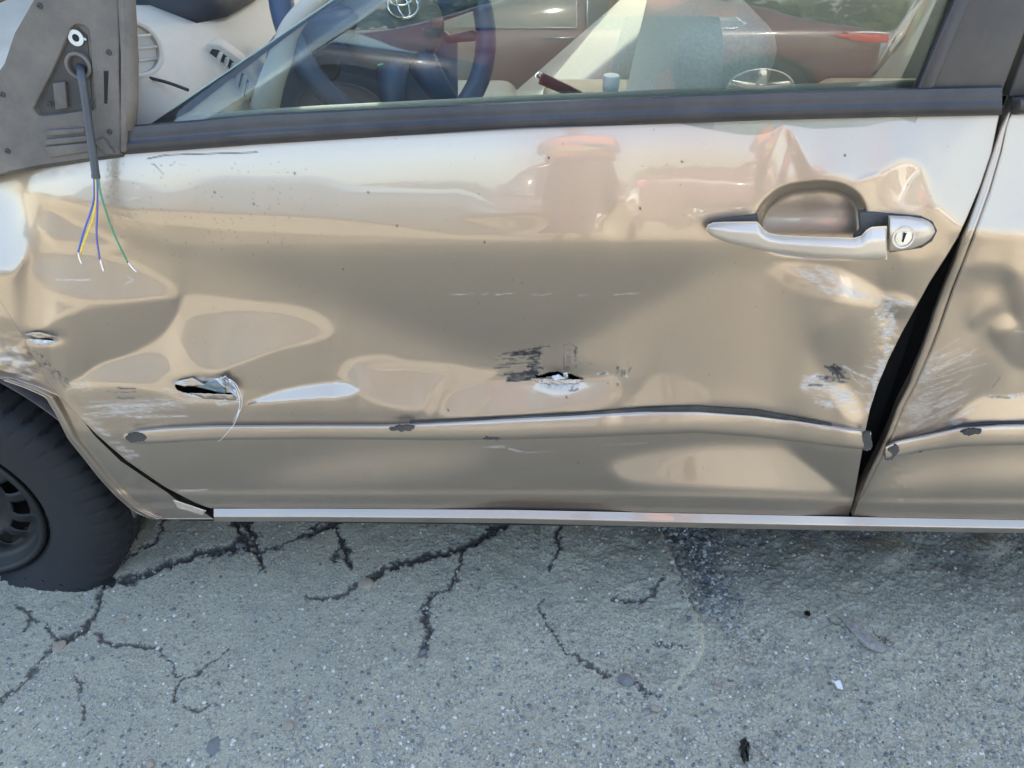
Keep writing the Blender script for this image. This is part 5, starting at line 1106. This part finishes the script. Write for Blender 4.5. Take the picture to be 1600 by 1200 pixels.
# photographer, standing behind the camera
person = empty('person', (.46, -1.72, 0)); tag(person, 'person in orange vest and grey blue jeans, mirrored in the glass', 'person')
def skin_body(name, chains, mat, parent, root=0):
    me = bpy.data.meshes.new(name); vs_ = []; es = []; rs_ = []; key = {}
    for ch in chains:
        prev = None
        for (x, y, z, r_) in ch:
            k = (round(x, 4), round(y, 4), round(z, 4))
            if k not in key: key[k] = len(vs_); vs_.append((x, y, z)); rs_.append(r_)
            if prev is not None: es.append((prev, key[k]))
            prev = key[k]
    me.from_pydata(vs_, es, []); o = link(name, me, mat, parent); s = o.modifiers.new('skin', 'SKIN'); sv = me.skin_vertices[0].data
    for i, r_ in enumerate(rs_): sv[i].radius = (r_, r_); sv[i].use_root = (i == root)
    q = o.modifiers.new('sub', 'SUBSURF'); q.levels = q.render_levels = 2; s.use_smooth_shade = True
    return o
px_, py_ = .46, -1.72
P3 = lambda x, y, z, r_: (px_ + x, py_ + y, z, r_)
pel = P3(0, 0, .98, .135)
body = skin_body('body', [[pel, P3(0, .01, 1.12, .14), P3(0, .02, 1.30, .155), P3(0, .0, 1.44, .10), P3(0, .01, 1.54, .055), P3(0, .04, 1.60, .05)],
    [pel, P3(-.10, 0, .88, .092), P3(-.12, .01, .50, .062), P3(-.13, -.01, .10, .048), P3(-.14, .12, .045, .045)], [pel, P3(.10, 0, .88, .092), P3(.12, .01, .50, .062), P3(.13, -.01, .10, .048), P3(.14, .12, .045, .045)],
    [P3(0, .0, 1.44, .10), P3(-.19, .0, 1.42, .06), P3(-.27, .08, 1.16, .045), P3(-.30, .34, 1.22, .036), P3(-.31, .42, 1.23, .028)], [P3(0, .0, 1.44, .10), P3(.19, .0, 1.42, .06), P3(.25, .06, 1.15, .045), P3(.05, .32, 1.20, .036), P3(-.03, .40, 1.22, .028)]], M['jeans'], person)
def ell(name, c, r_, mat, parent, seg=20):
    bm = bmesh.new(); bmesh.ops.create_uvsphere(bm, u_segments=seg, v_segments=seg // 2, radius=1); me = bpy.data.meshes.new(name)
    for v_ in bm.verts: v_.co = Vector((c[0] + v_.co.x * r_[0], c[1] + v_.co.y * r_[1], c[2] + v_.co.z * r_[2]))
    bm.to_mesh(me); bm.free(); me.polygons.foreach_set('use_smooth', [True] * len(me.polygons)); return link(name, me, mat, parent)
ell('head', (px_, py_ + .05, 1.68), (.078, .098, .118), M['skin'], person); ell('hair', (px_, py_ + .03, 1.715), (.084, .100, .100), M['hair'], person)
ell('nose', (px_, py_ + .152, 1.665), (.013, .016, .020), M['skin'], person, 12)
for s in (-1, 1): ell('ear', (px_ + s * .08, py_ + .04, 1.67), (.010, .018, .030), M['skin'], person, 12); ell('eye', (px_ + s * .031, py_ + .136, 1.69), (.012, .009, .007), M['white_plastic'], person, 12)
ell('mouth', (px_, py_ + .140, 1.625), (.024, .008, .006), simple('lips', (.30, .12, .10)), person, 12)
vest = loft('vest', [[(px_ + (w_ * math.cos(a)), py_ + .01 + d_ * math.sin(a), z) for a in np.linspace(0, 2 * math.pi, 28, endpoint=False)] for z, w_, d_ in ((1.06, .205, .165), (1.12, .20, .165), (1.22, .205, .172), (1.34, .215, .175), (1.43, .20, .15), (1.48, .12, .10))], M['orange'], person)
for z in (1.16,): loft('reflective_band', [[(px_ + .214 * math.cos(a), py_ + .01 + .181 * math.sin(a), z + dz) for a in np.linspace(0, 2 * math.pi, 28, endpoint=False)] for dz in (0, .05)], M['lime'], vest, caps=False)
for s, hx0, hy0, hz0 in ((-1, px_ - .31, py_ + .44, 1.235), (1, px_ - .045, py_ + .42, 1.225)):
    hand = skin_body('hand', [[(hx0, hy0 - .02, hz0, .024), (hx0 - s * .01, hy0 + .045, hz0 + .012, .030)]] + [[(hx0 - s * .01, hy0 + .045, hz0 + .012, .030), (hx0 - s * (.045 + .004 * k), hy0 + .075, hz0 - .028 + .019 * k, .010), (hx0 - s * (.075 + .005 * (2 - abs(k - 1.5))), hy0 + .070, hz0 - .030 + .019 * k, .009), (hx0 - s * (.092 + .004 * (2 - abs(k - 1.5))), hy0 + .052, hz0 - .028 + .018 * k, .008)] for k in range(4)] + [[(hx0, hy0 - .02, hz0, .024), (hx0 - s * .012, hy0 + .02, hz0 + .045, .012), (hx0 - s * .040, hy0 + .045, hz0 + .062, .010)]], M['skin'], person)
for s in (-1, 1): cushion('boot', [(px_ + s * .135 + dx, py_ + dy, z) for dx in (-.05, .05) for dy in (-.09, .20) for z in (.004, .10)], .035, M['boot'], person)

# far trees
def woodland():
    r_ = np.random.default_rng(4); v = []; f = []
    for cx in np.arange(-130, 131, 2.6):
        cy = -75 + r_.normal(0, 5); h = 3.2 + 2.6 * r_.random(); w_ = 2.4 + 1.2 * r_.random()
        n_ = 130; p = r_.normal(0, 1, (n_, 3)); p /= np.linalg.norm(p, axis=1)[:, None]; p *= (.55 + .45 * r_.random((n_, 1)))
        q = np.stack([cx + p[:, 0] * w_, cy + p[:, 1] * w_, h * .55 + p[:, 2] * h * .5], -1)
        for c in q:
            a = r_.normal(0, .32, 3); b = r_.normal(0, .32, 3); k = len(v); v += [c - a - b, c + a - b, c + a + b, c - a + b]; f.append((k, k + 1, k + 2, k + 3))
    return np.array(v), np.array(f)
v, f = woodland(); wd = np_mesh('woodland', v, f, M['leaf'], None, None, False); tag(wd, 'low dark green line of far trees', 'trees', kind='stuff')

# ------------------------------------------------------------------ stones, grit and litter on the ground
STONES = [(572, 913, 13, 'stone_warm', 'rounded tan stone lodged in the long crack under the door'), (92, 1011, 11, 'stone_warm', 'tan stone in the crack junction below the tyre'), (978, 1068, 13, 'stone_blue', 'grey stone at the broken tip of the asphalt patch'),
    (474, 1101, 7, 'stone_warm', 'pale pebble topmost of a small pebble cluster'), (464, 1114, 7, 'stone', 'pale pebble in the middle of the small cluster'), (450, 1135, 10, 'stone_warm', 'larger pebble lowest of the small cluster'),
    (335, 1166, 18, 'stone_blue', 'flat blue grey stone set in the asphalt near the bottom edge'), (234, 1192, 8, 'stone_warm', 'tan pebble at the bottom edge of the ground'), (660, 1018, 9, 'stone_blue', 'blue grey stone at the end of a forked crack'),
    (1024, 1106, 10, 'stone_warm', 'brown stone beside the broken patch corner'), (1010, 1112, 6, 'stone', 'small white stone beside the brown stone'), (598, 1140, 7, 'stone_warm', 'tan pebble alone in the lower middle'), (778, 1044, 7, 'stone', 'grey pebble left of the patch outline'),
    (924, 1030, 7, 'stone', 'angular pebble on the patch near its lower rim'), (1120, 1075, 7, 'stone_warm', 'pale stone right of the patch edge'), (1174, 1056, 7, 'stone', 'half buried pebble right of the patch'), (397, 1150, 6, 'stone', 'tiny grey pebble left of the lower pebbles'), (683, 900, 6, 'stone', 'small stone between the forked cracks'),
    (190, 972, 6, 'stone_warm', 'small dull pebble right of the wheel crack'), (375, 848, 9, 'stone_blue', 'stone in the wide crack junction by the sill')]
smesh = [stone_mesh('stone_shape_%d' % k, 20 + k) for k in range(5)]
for i, (x, y, r_, mt, lab) in enumerate(STONES):
    p = atz(x, y, 0.0); d = np.linalg.norm(p - CAM) / FPX; me = smesh[i % 5].copy(); me.materials.append(M[mt]); o = link('stone', me); s = r_ * d
    z0 = float(hz_at(p[0], p[1])); s *= .82; o.location = (p[0], p[1], z0 + s * (.20 if 'set in' not in lab else -.25)); o.scale = (s * 1.12, s * .95, s * .55); o.rotation_euler = (0, 0, i * 1.3)
    tag(o, lab, 'stone', 'stones lying on the asphalt')
sh = prism('plastic_shard', [atz(x, y, .006) for x, y in ((1303, 1066), (1312, 1064), (1317, 1078), (1308, 1076))], (0, 0, .003), M['shard']); tag(sh, 'small white plastic shard on the dusty asphalt', 'shard')
def leafy(name, cx, cy, w, h, mat, lab, cat, seed):
    r_ = np.random.default_rng(seed); n_ = 9; rings = []
    for i in range(n_):
        row = []
        for j in range(6):
            x = cx + w * (i / (n_ - 1) - .5) + r_.normal(0, 1.6); y = cy + h * (j / 5 - .5) * (1 - abs(i / (n_ - 1) - .5)) + r_.normal(0, 1.6); row.append(atz(x, y, .004 + abs(r_.normal(0, .006))))
        rings.append(row)
    o = loft(name, rings, mat, None, closed_ring=False, caps=False, smooth=False); s = o.modifiers.new('solid', 'SOLIDIFY'); s.thickness = .001; tag(o, lab, cat); return o
leafy('litter_scrap', 1164, 1172, 14, 40, M['debris'], 'crumpled black scrap near the bottom edge', 'litter', 3)
leafy('litter_scrap', 1262, 958, 8, 8, M['debris'], 'tiny dark scrap beside the wood splinter', 'litter', 6)
wdp = prism('wood_splinter', [atz(x, y, .010) for x, y in ((1312, 962), (1338, 972), (1372, 1000), (1392, 1012), (1376, 1018), (1352, 1008), (1330, 984))], (0, 0, -.006), M['wood'], bevel=.001); tag(wdp, 'flat grey wood splinter pressed into the dust', 'splinter')

def scatter(name, n, fn, smin, smax, mats, seed):
    r_ = np.random.default_rng(seed); bm = bmesh.new(); bmesh.ops.create_icosphere(bm, subdivisions=1, radius=1); base = np.array([v_.co for v_ in bm.verts]); fc = np.array([[v_.index for v_ in f_.verts] for f_ in bm.faces]); bm.free()
    V_ = []; F_ = []; mi = []; k = 0; tries = 0
    while k < n and tries < n * 30:
        tries += 1; x, y = r_.uniform(-40, 1640), r_.uniform(815, 1215)
        if r_.random() > fn(x, y): continue
        p = atz(x, y, 0.0); s = smin * (smax / smin) ** (r_.random() ** 2.0); q = base * (1 + r_.uniform(-.28, .28, (len(base), 1))) * np.array([1.15, .95, .7]) * s
        a = r_.uniform(0, 6.28); c, s_ = math.cos(a), math.sin(a); q = q @ np.array([[c, s_, 0], [-s_, c, 0], [0, 0, 1]]); q += [p[0], p[1], float(hz_at(p[0], p[1])) + s * .12]
        V_.append(q); F_.append(fc + k * len(base)); mi += [r_.integers(0, len(mats))] * len(fc); k += 1
    me = bpy.data.meshes.new(name); v_ = np.vstack(V_); f_ = np.vstack(F_); me.from_pydata(v_.tolist(), [], f_.tolist())
    for m_ in mats: me.materials.append(m_)
    me.polygons.foreach_set('material_index', np.array(mi, np.int32)); me.update(); o = link(name, me); return o
gm = [simple('grit_%d' % i, c, rough=.95, noise=.2, nscale=300) for i, c in enumerate(((.34, .345, .31), (.22, .225, .21), (.40, .39, .33), (.13, .135, .14), (.56, .55, .48), (.38, .33, .25)))]
g1 = scatter('gravel', 20000, lambda x, y: .25 + .75 * min(1, max(0, (y - 900) / 250)) * (.5 + .5 * (x > 420)), .0007, .0040, gm[:3] * 3 + gm[3:], 5); tag(g1, 'fine grit scattered over the asphalt', 'grit', kind='stuff')
g2 = scatter('gravel', 1500, lambda x, y: max(0, 1 - abs(x - (1072 + (y - 820) * .38)) / 62) * max(0, min(1, (1000 - y) / 80)), .0020, .0060, gm[:4] + gm[1:2] + gm[3:4], 8); tag(g2, 'coarse dark grit beside the asphalt patch edge', 'grit', kind='stuff')
